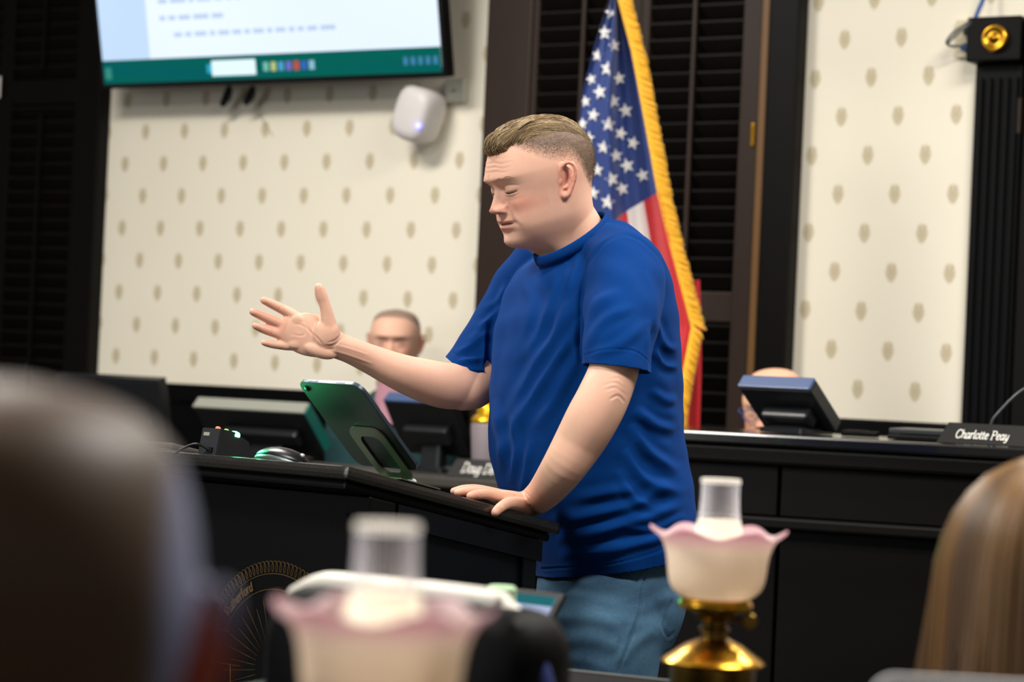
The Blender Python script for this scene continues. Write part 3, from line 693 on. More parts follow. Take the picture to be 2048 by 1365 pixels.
def wedge(name, a0, a1, b0, b1, zlo, zhi_off, m, bev=0.002):
    V = [(a0, b0, zlo), (a1, b0, zlo), (a1, b1, zlo), (a0, b1, zlo), (a0, b0, ztop(b0)+zhi_off), (a1, b0, ztop(b0)+zhi_off), (a1, b1, ztop(b1)+zhi_off), (a0, b1, ztop(b1)+zhi_off)]
    Fc = [[3, 2, 1, 0], [4, 5, 6, 7], [0, 1, 5, 4], [1, 2, 6, 5], [2, 3, 7, 6], [3, 0, 4, 7]]
    o = meshobj(name, PF(V), Fc, m, lect)
    bm = bmesh.new(); bm.from_mesh(o.data); bmesh.ops.recalc_face_normals(bm, faces=bm.faces); bmesh.ops.bevel(bm, geom=list(bm.edges), offset=bev, segments=1, affect='EDGES'); bm.to_mesh(o.data); bm.free(); return o
wedge('front_board', -LW + oa, -oa - 0.005, ob_, ob_ + 0.02, -PZ, 0, M_lect)
wedge('side_board', -oa - 0.02, -oa - 0.006, ob_ + 0.06, LD - 0.06, -PZ, 0, M_lectb)
wedge('side_board', -LW + oa, -LW + oa + 0.02, ob_ + 0.02, LD - 0.06, -PZ, 0, M_lect)
# sloping frieze board under the moulding
V = [(-oa - 0.008, ob_ + 0.06, ztop(ob_+0.06)), (-oa + 0.004, ob_ + 0.06, ztop(ob_+0.06)), (-oa + 0.004, LD - 0.04, ztop(LD-0.04)), (-oa - 0.008, LD - 0.04, ztop(LD-0.04))]
V2 = [(x, y, z - 0.035) for x, y, z in V]
o = meshobj('frieze', PF(V + V2), [[0, 1, 2, 3], [7, 6, 5, 4], [0, 4, 5, 1], [1, 5, 6, 2], [2, 6, 7, 3], [3, 7, 4, 0]], M_lectb, lect)
wedge('corner_post', -oa - 0.05, -oa + 0.004, ob_ - 0.004, ob_ + 0.055, -PZ, 0, M_lect)
wedge('corner_post', -LW + oa - 0.004, -LW + oa + 0.05, ob_ - 0.004, ob_ + 0.055, -PZ, 0, M_lect)
wedge('back_post', -oa - 0.035, -oa + 0.002, LD - 0.085, LD - 0.05, -PZ, 0, M_lectb)
wedge('back_post', -LW + oa, -LW + oa + 0.035, LD - 0.085, LD - 0.05, -PZ, 0, M_lect)
for k in range(4):
    wedge('flute_ridge', -oa + 0.004, -oa + 0.009, ob_ + 0.003 + k*0.0135, ob_ + 0.010 + k*0.0135, -PZ + 0.15, -0.03, M_lect, 0.0015)
    wedge('flute_ridge', -oa - 0.046 + k*0.0135, -oa - 0.039 + k*0.0135, ob_ - 0.009, ob_ - 0.004, -PZ + 0.15, -0.03, M_lect, 0.0015)
box('plinth', (-LW + oa - 0.012, ob_ - 0.012, -PZ), (-oa + 0.012, LD - 0.04, -PZ + 0.1), M_lect, lect, PF, 0.004)
box('shelf', (-LW + oa + 0.02, ob_ + 0.02, -0.45), (-oa - 0.02, LD - 0.07, -0.43), M_lect, lect, PF, 0.002)
# gilt emblem on the front board
M_gilt = mat('gilt_line', '6e552c', 0.5, metal=0.3, var=0.15)
ec = along(PF, 548, 1340, ob_ - 0.001); EA, EZ, EB = ec[0], ec[2], ob_ - 0.001
emb = thing('emblem', PF((EA, EB, EZ))); emb.parent = lect; emb.matrix_basis = wm(lect).inverted() @ emb.matrix_basis
def ep(x, z): return PF((EA + x, EB, EZ + z))
def wire(pts, r=0.0006): return tube_vf([ep(*p) for p in pts], r, 5, None, round_ends=False)
lo = []; nl = 112; Rr = 0.166
for k in range(nl*14 + 1):
    t = 2*math.pi*k/14; th = 2*math.pi*k/(nl*14)
    rr = Rr + 0.009*math.cos(t); th2 = th + 0.0042/Rr*math.sin(t)
    lo.append((-rr*math.cos(th2), rr*math.sin(th2)))
ring = [wire(lo, 0.00045)]
def arc(r, a0, a1, n=50): return [(-r*math.cos(math.radians(a0 + (a1-a0)*k/n)), r*math.sin(math.radians(a0 + (a1-a0)*k/n))) for k in range(n+1)]
ring += [wire(arc(0.154, 0, 360, 120)), wire(arc(0.129, 22, 158)), wire(arc(0.129, 202, 338))]
for sg in (1, -1):
    ring += [wire([(-0.176, 0.0*sg - 0.004), (-0.08, -0.004)]), wire([(0.176, -0.004), (0.08, -0.004)]), wire([(-sg*0.15, 0.052), (-sg*0.112, 0.05)]), wire([(-sg*0.105, -0.004), (-sg*0.098, -0.07)])]
V, Fc = join(ring); meshobj('ring', V, Fc, M_gilt, emb, smooth=True)
rays = []
for k in range(36):
    a = math.radians(10*k + 3); r1 = 0.104 + 0.008*((k*7) % 3)
    rays.append(wire([(-0.045*math.cos(a), 0.045*math.sin(a)), (-r1*math.cos(a), r1*math.sin(a))], 0.00026))
V, Fc = join(rays); meshobj('rays', V, Fc, M_gilt, emb, smooth=True)
tsz = 0.021; tw = text_width('Rutherford') * tsz; r_t = 0.135
def pl(x, y):
    a = math.radians(33) + x / 0.142; r = r_t + y; return PF((EA - r*math.cos(a), EB - 0.001, EZ + r*math.sin(a)))
V, Fc = lettering('Rutherford', tsz, nib=(0.11, 0.04), shear=0.0, place=pl); meshobj('lettering', V, Fc, M_gilt, emb)

def on_top(px, py, b):
    """local top coordinates where the ray crosses the plane b = const of the sloping frame"""
    return TF.inv(ray_plane(px, py, TF((0, b, 0)), TF.A[1]))
# timer console with signal lights
q = on_top(397, 905, 0.03); TA = q[0]
tim = thing('speech_timer', TF((TA + 0.03, 0.06, 0)), 'small black speech timer with a glowing green lamp on the lectern', 'timer')
M_tim = mat('timer_black', '24262a', 0.45, var=0.1); M_tims = mat('timer_side', '0e1519', 0.4)
w_ = 0.046; hh_ = 0.047
prof = [(0.0, 0.0005), (0.0, hh_), (0.03, hh_ + 0.001), (0.066, hh_*0.80), (0.092, 0.0005)]     # (b, c) side outline, slopes to the speaker
V = [(TA, 0.028 + b, c) for b, c in prof] + [(TA + w_, 0.028 + b, c) for b, c in prof]
n = len(prof); Fc = [list(range(n)), list(range(2*n-1, n-1, -1))] + [[i, (i+1) % n, (i+1) % n+n, i+n] for i in range(n)]
o = meshobj('case', TF(V), Fc, M_tim, tim)
bm = bmesh.new(); bm.from_mesh(o.data); bmesh.ops.recalc_face_normals(bm, faces=bm.faces); bmesh.ops.bevel(bm, geom=list(bm.edges), offset=0.0015, segments=2, affect='EDGES'); bm.to_mesh(o.data); bm.free()
V = [(TA + w_ + 0.0006, 0.028 + b*0.97 + 0.0015, c*0.97 + 0.001) for b, c in prof]; meshobj('side_plate', TF(V), [list(range(n))], M_tims, tim)
for k, (col, es, rr) in enumerate((('c86a52', 0.25, 0.0055), ('7fae3a', 0.5, 0.0055), ('4dffb0', 16.0, 0.0095))):
    V, Fc = lathe_vf([(rr, -0.003), (rr, 0.001), (rr*0.8, 0.0045), (rr*0.4, 0.006), (0, 0.0065)], 16)
    c0 = np.array([TA + (0.012, 0.025, 0.039)[k], 0.028 + 0.024 + 0.007*k, hh_ + 0.0005 - 0.002*k])
    meshobj('signal_lamp', TF(V + c0), Fc, mat('signal_lamp_%d' % k, col, 0.3, emit=col, estr=es), tim, smooth=True)
gl = bpy.data.lights.new('timer_lamp_light', 'SPOT'); gl.energy = 2.6; gl.spot_size = math.radians(95); gl.spot_blend = 0.8; gl.color = (0.05, 1.0, 0.35); gl.shadow_soft_size = 0.008
go = bpy.data.objects.new('timer_lamp_light', gl); link(go, tim); go.matrix_basis = wm(tim).inverted() @ Matrix.Translation(Vector(TF((TA + 0.04, 0.05, hh_ + 0.012)))) @ (Vector(P(690, 850, 3.8)) - Vector(TF((TA + 0.04, 0.05, hh_ + 0.012)))).to_track_quat('-Z', 'Y').to_matrix().to_4x4()
box('badge', (TA + 0.007, 0.0274, hh_*0.72), (TA + 0.021, 0.0282, hh_*0.84), mat('badge_grey', '9a9688', 0.5), tim, TF)
box('socket', (TA + 0.024, 0.024, 0.006), (TA + 0.036, 0.0285, 0.015), M_blackplastic, tim, TF, 0.001)
tube('cable', [TF((TA + 0.03, 0.026, 0.010)), TF((TA + 0.016, 0.012, 0.016)), TF((TA + 0.0, 0.004, 0.010)), TF((TA - 0.012, -0.008, -0.005)), TF((TA - 0.02, -0.012, -0.03))], 0.0022, M_blackplastic, tim, n=24)
# flat box left of the timer
q = on_top(308, 893, 0.10); FA = q[0]
fb = thing('flat_case', TF((FA + 0.03, 0.13, 0)), 'flat dark grey case lying left of the speech timer', 'case')
box('lower_half', (FA - 0.04, 0.075, 0.0005), (FA + 0.075, 0.19, 0.013), mat('dark_grey_case', '45423d', 0.55), fb, TF, 0.003)
box('lid', (FA - 0.038, 0.077, 0.0135), (FA + 0.073, 0.188, 0.024), mat('dark_grey_case', '45423d', 0.55), fb, TF, 0.004)
# computer mouse
q = on_top(512, 914, 0.05); MA = q[0]
mo = thing('computer_mouse', TF((MA + 0.05, 0.05, 0)), 'dark computer mouse with a silver rim between timer and tablet', 'mouse')
def moshell(z0, k, m, name, top=1.0):
    rings = []
    for j in range(7):
        s = math.sin(math.pi/2*(1 - j/6.0)); zz = z0 + top*0.02*math.cos(math.pi/2*(1-j/6.0))
        rr = []
        for i in range(36):
            a = 2*math.pi*i/36; x = 0.062*k*max(s, .02)*math.cos(a); y = 0.028*k*max(s, .02)*math.sin(a)
            lift = 0.006*(1 - (x/0.062)**2) - 0.09*x*0.6
            rr.append((MA + 0.064 + x, 0.05 + y, max(0.0006, zz + (lift if j > 0 else 0))))
        rings.append(rr)
    rings = np.array(rings); V, Fc = loft(TF(rings.reshape(-1, 3)).reshape(rings.shape)); return meshobj(name, V, Fc, m, mo, smooth=True)
moshell(0.0008, 1.0, mat('mouse_silver', '6f7a78', 0.3, metal=0.7), 'base', 0.45)
moshell(0.003, 0.965, mat('mouse_black', '15171a', 0.3), 'cover', 0.9)
tube('wheel', [TF((MA + 0.106, 0.05, 0.017)), TF((MA + 0.110, 0.05, 0.016))], 0.003, M_white, mo, n=4)

# tablet on a folding stand
TY = math.radians(48); TT = math.radians(50)
tl = P(593, 764, 3.85); tyf = yawfr(tl, TY)
tr_ = ray_plane(703, 773, tl, np.cross(tyf.A[0], [0, 0, 1]) * 1.0)
TWd = 0.158; THt = 0.218
down_h = tyf.A[1]
# solve the lean so that the lower corner lands where it shows
best = None
for t_ in np.radians(np.arange(30, 70, 0.5)):
    for h_ in np.arange(0.17, 0.24, 0.004):
        pp = tl + tyf.A[0]*TWd + (down_h*math.sin(t_) - np.array([0, 0, 1])*math.cos(t_))*h_
        x, y = proj(pp); e = (x-840)**2 + (y-943)**2
        if best is None or e < best[0]: best = (e, t_, h_)
TT, THt = best[1], best[2]
GF = Fr(tl, tyf.A[0], down_h*math.cos(TT) + np.array([0, 0, 1])*math.sin(TT), np.array([0, 0, 1])*math.cos(TT) - down_h*math.sin(TT))
M_tab = mat('tablet_back_aluminium', '15181a', 0.4, metal=0.2, var=0.05); M_tedge = mat('tablet_edge_aluminium', '4b5562', 0.35, metal=0.7)
M_tscr = mat('tablet_screen_glass', '0b0d10', 0.08)
tab = thing('tablet', GF((TWd/2, 0, -THt)), 'dark tablet leaning back on a metal stand, its back lit green', 'tablet')
poly_prism('body', rrect(TWd, THt, 0.018, 7, (TWd/2, -THt/2)), 0.0065, M_tab, tab, GF, 0.0006)
o = meshobj('edge_band', *(lambda pts: (GF([(x, y, z) for y in (0.0004, 0.0061) for x, z in pts]), [[i, (i+1) % len(pts), (i+1) % len(pts)+len(pts), i+len(pts)] for i in range(len(pts))]))(rrect(TWd + 0.0008, THt + 0.0008, 0.0184, 7, (TWd/2, -THt/2))), M_tedge, tab, smooth=True)
poly_prism('screen', rrect(TWd - 0.014, THt - 0.014, 0.010, 5, (TWd/2, -THt/2)), 0.0004, M_tscr, tab, Fr(GF((0, 0.0066, 0)), *GF.A))
V, Fc = lathe_vf([(0, 0.0022), (0.0045, 0.0022), (0.0055, 0.001), (0.0055, 0)], 18); meshobj('camera', GF(np.column_stack([V[:, 0] + 0.016, -V[:, 2], V[:, 1] - 0.014])), Fc, M_blackplastic, tab, smooth=True)
for x0 in (0.03, 0.10):
    box('button', (x0, 0.002, 0.0004), (x0 + 0.022, 0.0045, 0.0012), M_tedge, tab, GF)
# stand: a bent loop against the back, and a foot with two rubber hinges
M_stand = mat('bronze_grey_metal', '6d6a5e', 0.38, metal=0.7, var=0.06); M_rub = mat('white_rubber', 'b8b6c0', 0.5)
std = thing('tablet_stand', GF((TWd/2, -0.01, -THt)), 'bronze grey loop stand holding the tablet on the lectern', 'stand')
out = rrect(0.088, 0.118, 0.024, 7); inn = rrect(0.052, 0.080, 0.016, 7)
n = len(out); c0 = (TWd*0.58, -THt + 0.034)
V = [(c0[0]+x, y, c0[1]+z) for y in (-0.0035, -0.0008) for x, z in out] + [(c0[0]+x, y, c0[1]+z) for y in (-0.0035, -0.0008) for x, z in inn]
Fc = []
for i in range(n):
    j = (i+1) % n
    Fc += [[i, j, 2*n+j, 2*n+i], [n+j, n+i, 3*n+i, 3*n+j], [j, i, n+i, n+j], [2*n+i, 2*n+j, 3*n+j, 3*n+i]]
meshobj('loop', GF(V), [f[::-1] for f in Fc], M_stand, std)
foot_l = GF((c0[0] - 0.03, -0.003, c0[1] - 0.058)); foot_r = GF((c0[0] + 0.03, -0.003, c0[1] - 0.058))
def drop_to_top(p):
    l = TF.inv(p); return TF((l[0], l[1], 0.0))
for ft in (foot_l, foot_r):
    g = drop_to_top(ft + np.array([0.004, 0.004, 0])); d_ = GF.A[0]
    tube('hinge', [ft - d_*0.006, ft + d_*0.006], 0.0043, M_rub, std, 14)
    if (ft - g)[2] > 0.012: tube('leg', [ft, g + (ft-g)*0.08], 0.005, M_stand, std, 8)
bl = TF.inv((foot_l + foot_r)/2)
box('foot_plate', (bl[0] - 0.05, bl[1] - 0.05, 0.0004), (bl[0] + 0.05, bl[1] + 0.045, 0.0028), M_stand, std, TF, 0.001)
print('tablet', math.degrees(TT), THt, 'foot height', TF.inv(foot_l)[2], TF.inv(foot_r)[2], TF.inv(foot_r)[:2], 'LD', LD, 'slope', math.degrees(SLP))
# ------------------------------------------------------------------ people: shared tools
def remesh(parts, voxel, smooth_it=4, fac=0.5):
    V, Fc = join(parts); me = bpy.data.meshes.new('tmp'); me.from_pydata(np.asarray(V).tolist(), [], Fc); me.update()
    bm = bmesh.new(); bm.from_mesh(me); bmesh.ops.recalc_face_normals(bm, faces=bm.faces); bm.to_mesh(me); bm.free()
    o = bpy.data.objects.new('tmp', me); COL.objects.link(o)
    m = o.modifiers.new('r', 'REMESH'); m.mode = 'VOXEL'; m.voxel_size = voxel; m.adaptivity = 0
    if smooth_it:
        s = o.modifiers.new('s', 'SMOOTH'); s.factor = fac; s.iterations = smooth_it
    dg = bpy.context.evaluated_depsgraph_get(); ev = o.evaluated_get(dg)
    out = bpy.data.meshes.new_from_object(ev)
    bpy.data.objects.remove(o); bpy.data.meshes.remove(me)
    return out
def mverts(me):
    a = np.empty(len(me.vertices)*3); me.vertices.foreach_get('co', a); return a.reshape(-1, 3)
def mnorms(me):
    me.update(); a = np.empty(len(me.vertices)*3); me.vertex_normals.foreach_get('vector', a); return a.reshape(-1, 3)
def setverts(me, V):
    me.vertices.foreach_set('co', np.ascontiguousarray(V).ravel()); me.update()
def projv(V):
    r = V - CAM; d = r @ _fw
    return np.column_stack([1024 + F_PX*(r @ _rt)/d, 682.5 - F_PX*(r @ _up)/d]), d
def seg_dist(Q, poly):
    """distance in px to a polyline, and position 0..1 along it"""
    poly = np.asarray(poly, float); best = np.full(len(Q), 1e9); pos = np.zeros(len(Q)); side = np.zeros(len(Q))
    L = np.linalg.norm(np.diff(poly, axis=0), axis=1); cum = np.concatenate([[0], np.cumsum(L)])
    for i in range(len(poly)-1):
        a, b = poly[i], poly[i+1]; ab = b - a; t = np.clip(((Q - a) @ ab)/(ab @ ab), 0, 1)
        c = a + t[:, None]*ab; d = np.linalg.norm(Q - c, axis=1); k = d < best
        best[k] = d[k]; pos[k] = (cum[i] + t[k]*L[i])/cum[-1]
        side[k] = np.sign(ab[0]*(Q[k, 1]-a[1]) - ab[1]*(Q[k, 0]-a[0]))
    return best, pos, side
def folds(me, table, taper=0.25):
    V = mverts(me); N = mnorms(me); Q, d = projv(V); view = V - CAM; view /= np.linalg.norm(view, axis=1)[:, None]
    face = np.clip(-(N*view).sum(1)*3, 0, 1)
    D = np.zeros(len(V))
    for poly, wid, amp in table:
        pl_ = catmull(poly, 4*len(poly)) if len(poly) > 2 else np.array(poly, float)
        lo, hi = pl_.min(0) - 4*wid, pl_.max(0) + 4*wid
        k = np.where((Q[:, 0] > lo[0]) & (Q[:, 0] < hi[0]) & (Q[:, 1] > lo[1]) & (Q[:, 1] < hi[1]) & (face > 0))[0]
        if not len(k): continue
        dist, pos, side = seg_dist(Q[k], pl_)
        tp = np.clip(np.minimum(pos, 1-pos)/taper, 0, 1)**0.7 if taper else 1.0
        g = np.exp(-(dist/wid)**2) - 0.45*np.exp(-((dist - 1.7*wid)/wid)**2)
        D[k] += amp*0.001*g*tp*face[k]
    setverts(me, V + N*D[:, None])
def cut(me, p, n, keep):
    """open the mesh along a plane; only faces for which keep(center array) is True are touched"""
    bm = bmesh.new(); bm.from_mesh(me); bm.faces.ensure_lookup_table()
    C = np.array([f.calc_center_median() for f in bm.faces]); k = keep(C)
    fs_ = [f for f, q in zip(bm.faces, k) if q]
    geom = list({v for f in fs_ for v in f.verts}) + list({e for f in fs_ for e in f.edges}) + fs_
    r = bmesh.ops.bisect_plane(bm, geom=geom, plane_co=Vector(p), plane_no=Vector(n), clear_outer=True, clear_inner=False, dist=1e-5)
    edge = [g for g in r['geom_cut'] if isinstance(g, bmesh.types.BMEdge)]
    loop = [np.array(v.co) for v in {v for e in edge for v in e.verts}]
    bm.to_mesh(me); bm.free(); me.update(); return np.array(loop)
def order_loop(L, n):
    n = np.asarray(n, float)/np.linalg.norm(n); c = L.mean(0); a = np.cross(n, [0.3, 0.8, 0.5]); a /= np.linalg.norm(a); b = np.cross(n, a)
    q = L - c; t = np.arctan2(q @ b, q @ a); o = np.argsort(t); return L[o], t[o], c, a, b
def finish(me, name, m, parent, thick=0.0, smooth=True):
    V = mverts(me)
    if parent is not None:
        M = np.array(wm(parent).inverted()); setverts(me, V @ M[:3, :3].T + M[:3, 3])
    me.materials.clear(); me.materials.append(m); me.name = name
    if smooth: me.polygons.foreach_set('use_smooth', [True]*len(me.polygons))
    o = bpy.data.objects.new(name, me); link(o, parent)
    if thick:
        s = o.modifiers.new('cloth', 'SOLIDIFY'); s.thickness = thick; s.offset = -1
    return o
def setcol(me, C):
    a = me.color_attributes.new('col', 'FLOAT_COLOR', 'POINT'); a.data.foreach_set('color', np.column_stack([C, np.ones(len(C))]).astype(np.float32).ravel())
def lin(h): return np.array(srgb(h))

# head shape, in millimetres: f forward, l to the person's left, u up
HU   = [112, 110, 104, 96, 86, 74, 62, 50, 40, 32, 22, 12, 0, -10, -20, -30, -38, -44, -49, -55, -64, -72, -80, -88, -94, -100, -107, -116, -128]
HF   = [-10, 18, 42, 60, 74, 83, 90, 95, 98, 99, 95, 90, 88, 87, 88, 90, 92, 94, 91.5, 93, 88, 91, 93.5, 91, 83, 66, 50, 40, 36]
HB   = [-10, -36, -60, -76, -88, -96, -101, -103, -103, -102, -99, -96, -91, -87, -83, -80, -78.5, -78, -77.5, -77.5, -77.5, -78, -79, -81, -83, -85, -88, -93, -100]
HW   = [0.5, 26, 46, 58, 67, 72, 75.5, 77.5, 78.5, 79, 78.5, 77.5, 75.5, 74, 73, 72, 71.5, 71, 70.5, 70, 68, 65.5, 63, 60, 58.5, 57.5, 57.5, 58.5, 61]
NU   = [22, 14, 6, -2, -10, -16, -20, -24, -27, -30, -33]
ND   = [0, 3, 8.5, 14, 20, 24, 25.5, 23, 16, 6, 0]
NWd  = [7, 7, 8, 9.5, 11, 12, 12.5, 12.5, 12.5, 12, 12]
def head_vf(nth=150, nu=190, nose=True, neck=True, wide=1.0):
    us = np.linspace(111.5, -128 if neck else -104, nu)
    h = HU[::-1]
    def I(tab): return np.interp(us, h, tab[::-1])
    def sm(x, k=3):
        for _ in range(k): x = np.concatenate([[x[0]], (x[:-2] + 2*x[1:-1] + x[2:])/4, [x[-1]]])
        return x
    ff, fb, w = sm(I(HF)), sm(I(HB), 8), sm(I(HW), 8)*wide
    fs2 = sm(ff.copy(), 260); fdel = np.where(us < 30, ff - fs2, 0)*np.clip((30 - us)/20, 0, 1); ff = ff - fdel
    fc = np.interp(us, [-128, -60, 0, 112], [-28, -5, -8, -10])
    th = np.linspace(0, 2*np.pi, nth, endpoint=False); c, s = np.cos(th), np.sin(th)
    R = np.zeros((nu, nth, 3))
    for i, u in enumerate(us):
        n = np.interp(u, [-128, -95, -40, 20, 60, 112], [2.0, 2.15, 2.35, 2.35, 2.15, 2.0])
        cc = np.sign(c)*abs(c)**(2/n); ss = np.sign(s)*abs(s)**(2/n)
        f = fc[i] + np.where(c > 0, (ff[i]-fc[i])*cc, (fc[i]-fb[i])*cc); l = w[i]*ss
        if nose:
            k = c > 0; al = abs(l); d = np.zeros(nth); uu = u
            G = lambda x0, y0, sx, sy: np.exp(-((al-x0)/sx)**2 - ((uu-y0)/sy)**2)
            nd = np.interp(uu, NU[::-1], ND[::-1], left=0, right=0); nw = np.interp(uu, NU[::-1], NWd[::-1])
            d += fdel[i]*np.exp(-(al/32)**4)
            d += nd*np.exp(-(al/nw)**2.4)
            d += 11.0*np.exp(-((al-14)/6.0)**4)*math.exp(-((uu+22)/7.0)**4) - 2.6*G(24, -21, 3.6, 8)
            d += -8*G(33, 14, 16, 11) - 8*G(15, 15, 6.5, 9) + 3.2*G(27, 31, 18, 7) + 2*G(8, 32, 8, 6)
            d += 7.4*G(33, 11, 13, 9)
            d += 4.5*G(46, -16, 18, 15) + 3.5*G(44, -50, 16, 22) - 2.0*G(34, -8, 14, 4)
            d += -1.5*G(0, -38, 3, 6) + 2.8*G(4, -43.5, 19, 3.6)*1 + 3.4*G(0, -55.5, 18, 4.4)
            d += -6.5*np.exp(-(al/28)**6)*math.exp(-((uu+49)/2.4)**2)
            d += -3*G(32, -51, 5, 6) + 3.6*G(0, -80, 17, 9) - 2.0*G(0, -65, 18, 4)
            f = f + np.where(k, d, 0)
        R[i, :, 0], R[i, :, 1], R[i, :, 2] = f, l, u
    return R*0.001
def ear_parts(side):
    """tubes and a bowl in ear coordinates (x back, y up, z out), placed on the head"""
    def mp(p):
        p = np.asarray(p, float)*0.00094; x, y, z = p[..., 0], p[..., 1], p[..., 2]
        o = math.radians(28); t = math.radians(8)
        x2 = x*math.cos(t) - y*math.sin(t)*-1; y2 = y*math.cos(t) - x*math.sin(t)
        f = -0.0035 - x2*math.cos(o) + z*math.sin(o)*0; l = 0.0755 + x2*math.sin(o) + z; return np.stack([f, l*side, y2 + 0.004], -1)
    parts = []
    hel = [(-3, 2, 2), (-6, 10, 3), (-7, 20, 4), (-2, 28, 5), (7, 31.5, 5.5), (15, 28, 5.5), (19.5, 18, 5), (19, 5, 4.5), (15, -8, 3.5), (10, -18, 3), (4, -27, 2.5), (-2, -30, 2), (-6, -25, 1), (-7, -17, 0)]
    parts.append(tube_vf(mp([(x, y, z*1.5) for x, y, z in hel]), np.array([2.2, 2.8, 3.2, 3.5, 3.6, 3.6, 3.5, 3.3, 3.3, 3.8, 5, 5, 4.2, 3])*0.001, 12, 60))
    parts.append(tube_vf(mp([(4, 24, 2), (10, 18, 3), (11.5, 6, 3.5), (9, -6, 3), (4, -13, 2.5), (-1, -15, 2)]), 0.0026, 10, 30))
    parts.append(tube_vf(mp([(-8, -8, 1), (-7, -2, 2.5), (-8, 4, 1)]), [0.003, 0.0042, 0.003], 10, 12))
    rings = []
    for q, zz in ((1.0, -3.0), (1.0, 0.0), (0.6, -1.5), (0.05, -2.0)):
        rings.append(mp([(6 + 14*q*math.cos(a) - 2*math.sin(a)*q, 1 + 29*q*math.sin(a), zz + 2.0*q*math.cos(a)*0) for a in np.linspace(0, 2*np.pi, 28, endpoint=False)]))
    parts.append(loft(rings))
    rings = []
    for q, zz in ((0.95, -16), (0.95, -2.0), (0.05, -2.0)):
        rings.append(mp([(1 + 9*q*math.cos(a), 2 + 22*q*math.sin(a), zz) for a in np.linspace(0, 2*np.pi, 24, endpoint=False)]))
    parts.append(loft(rings))
    return parts
EARS = ear_parts(1)
def head_frame(o, psi, pitch, roll=0.0, face=-1.0):
    """psi: 0 faces picture-left, 90 degrees faces the camera"""
    h = np.array([-math.cos(psi), -math.sin(psi), 0]); z = np.array([0, 0, 1.0])
    f = h*math.cos(pitch) - z*math.sin(pitch); u = z*math.cos(pitch) + h*math.sin(pitch); l = np.cross(u, f)
    if roll:
        u2 = u*math.cos(roll) + l*math.sin(roll); l = l*math.cos(roll) - u*math.sin(roll); u = u2
    return Fr(o, f, l, u)
def head_parts(H, ears=True, **k):
    R = head_vf(**k); sh = R.shape
    parts = [loft(H(R.reshape(-1, 3)).reshape(sh))]
    if ears:
        for sd in (1, -1):
            for V, Fc in ear_parts(sd): parts.append((H(V), Fc))
    return parts
def ell(c, ax, n=20):
    """ellipsoid: centre, three axis vectors"""
    rings = []
    for j in range(1, n//2):
        t = math.pi*j/(n//2); rings.append([np.asarray(c) + math.cos(t)*ax[2] + math.sin(t)*(math.cos(a)*ax[0] + math.sin(a)*ax[1]) for a in np.linspace(0, 2*np.pi, n, endpoint=False)])
    return loft(rings)
M_skin = mat('skin', 'e0b29b', 0.5, attr='col', var=0.05, scale=90, bump=0.05, bscale=900, spec=0.35, sss=0.12)
M_skin_plain = M_skin
def facecol(me, H, base, blush, shade_fn=None):
    V = mverts(me); q = (V - H.o) @ H.A.T * 1000; f, l, u = q[:, 0], q[:, 1], q[:, 2]; al = abs(l)
    C = np.tile(lin(base), (len(V), 1)); B = lin(blush)
    def mixc(w, col): 
        nonlocal C
        w = np.clip(w, 0, 1)[:, None]; C = C*(1-w) + col*w
    inhead = (u > -100) & (np.linalg.norm(q, axis=1) < 190)
    G = lambda x0, y0, sx, sy: np.exp(-((al-x0)/sx)**2 - ((u-y0)/sy)**2)*inhead*(f > 30)
    mixc(0.7*G(44, -18, 24, 18), B); mixc(0.65*G(0, -16, 15, 10), B); mixc(0.35*G(30, 6, 20, 8), lin('b9826f'))
    lips = np.maximum(G(0, -44.5, 25, 3.2), G(0, -55, 22, 4.4)); mixc(0.75*np.where(f > 60, lips, 0), lin('b8685e'))
    mixc(0.95*np.where((f > 60) & (al < 26), np.exp(-((u+49.2)/1.8)**2)*np.clip((27-al)/10, 0, 1), 0), lin('3a1512'))
    mixc(0.8*np.exp(-((al-10)/5)**2 - ((u+28)/2.8)**2)*(f > 86)*inhead, lin('5a2a22'))
    k = np.where((al > 66) & (f < 14) & (f > -48) & (u > -40) & (u < 42) & inhead)[0]
    if len(k):
        ev = np.concatenate([np.asarray(pv)[::3] for pv, _ in EARS[:3]])*1000; qq = np.column_stack([f[k], al[k], u[k]])
        dm = np.full(len(k), 1e9)
        for i in range(0, len(ev), 64): dm = np.minimum(dm, ((qq[:, None] - ev[None, i:i+64])**2).sum(2).min(1))
        wv = np.zeros(len(al)); wv[k] = np.clip(1.8 - np.sqrt(dm)/3.0, 0, 1)*0.45; mixc(wv, lin('d07a66'))
        wv[k] = np.exp(-(((qq[:, 0] + 9)/9)**2 + ((qq[:, 2] - 4)/14)**2))*0.7*np.clip(np.sqrt(dm)/3 - 0.2, 0, 1)*(qq[:, 1] > 70); mixc(wv, lin('9c3a2c'))
    return C, (f, l, u), mixc, inhead, (lambda: C)
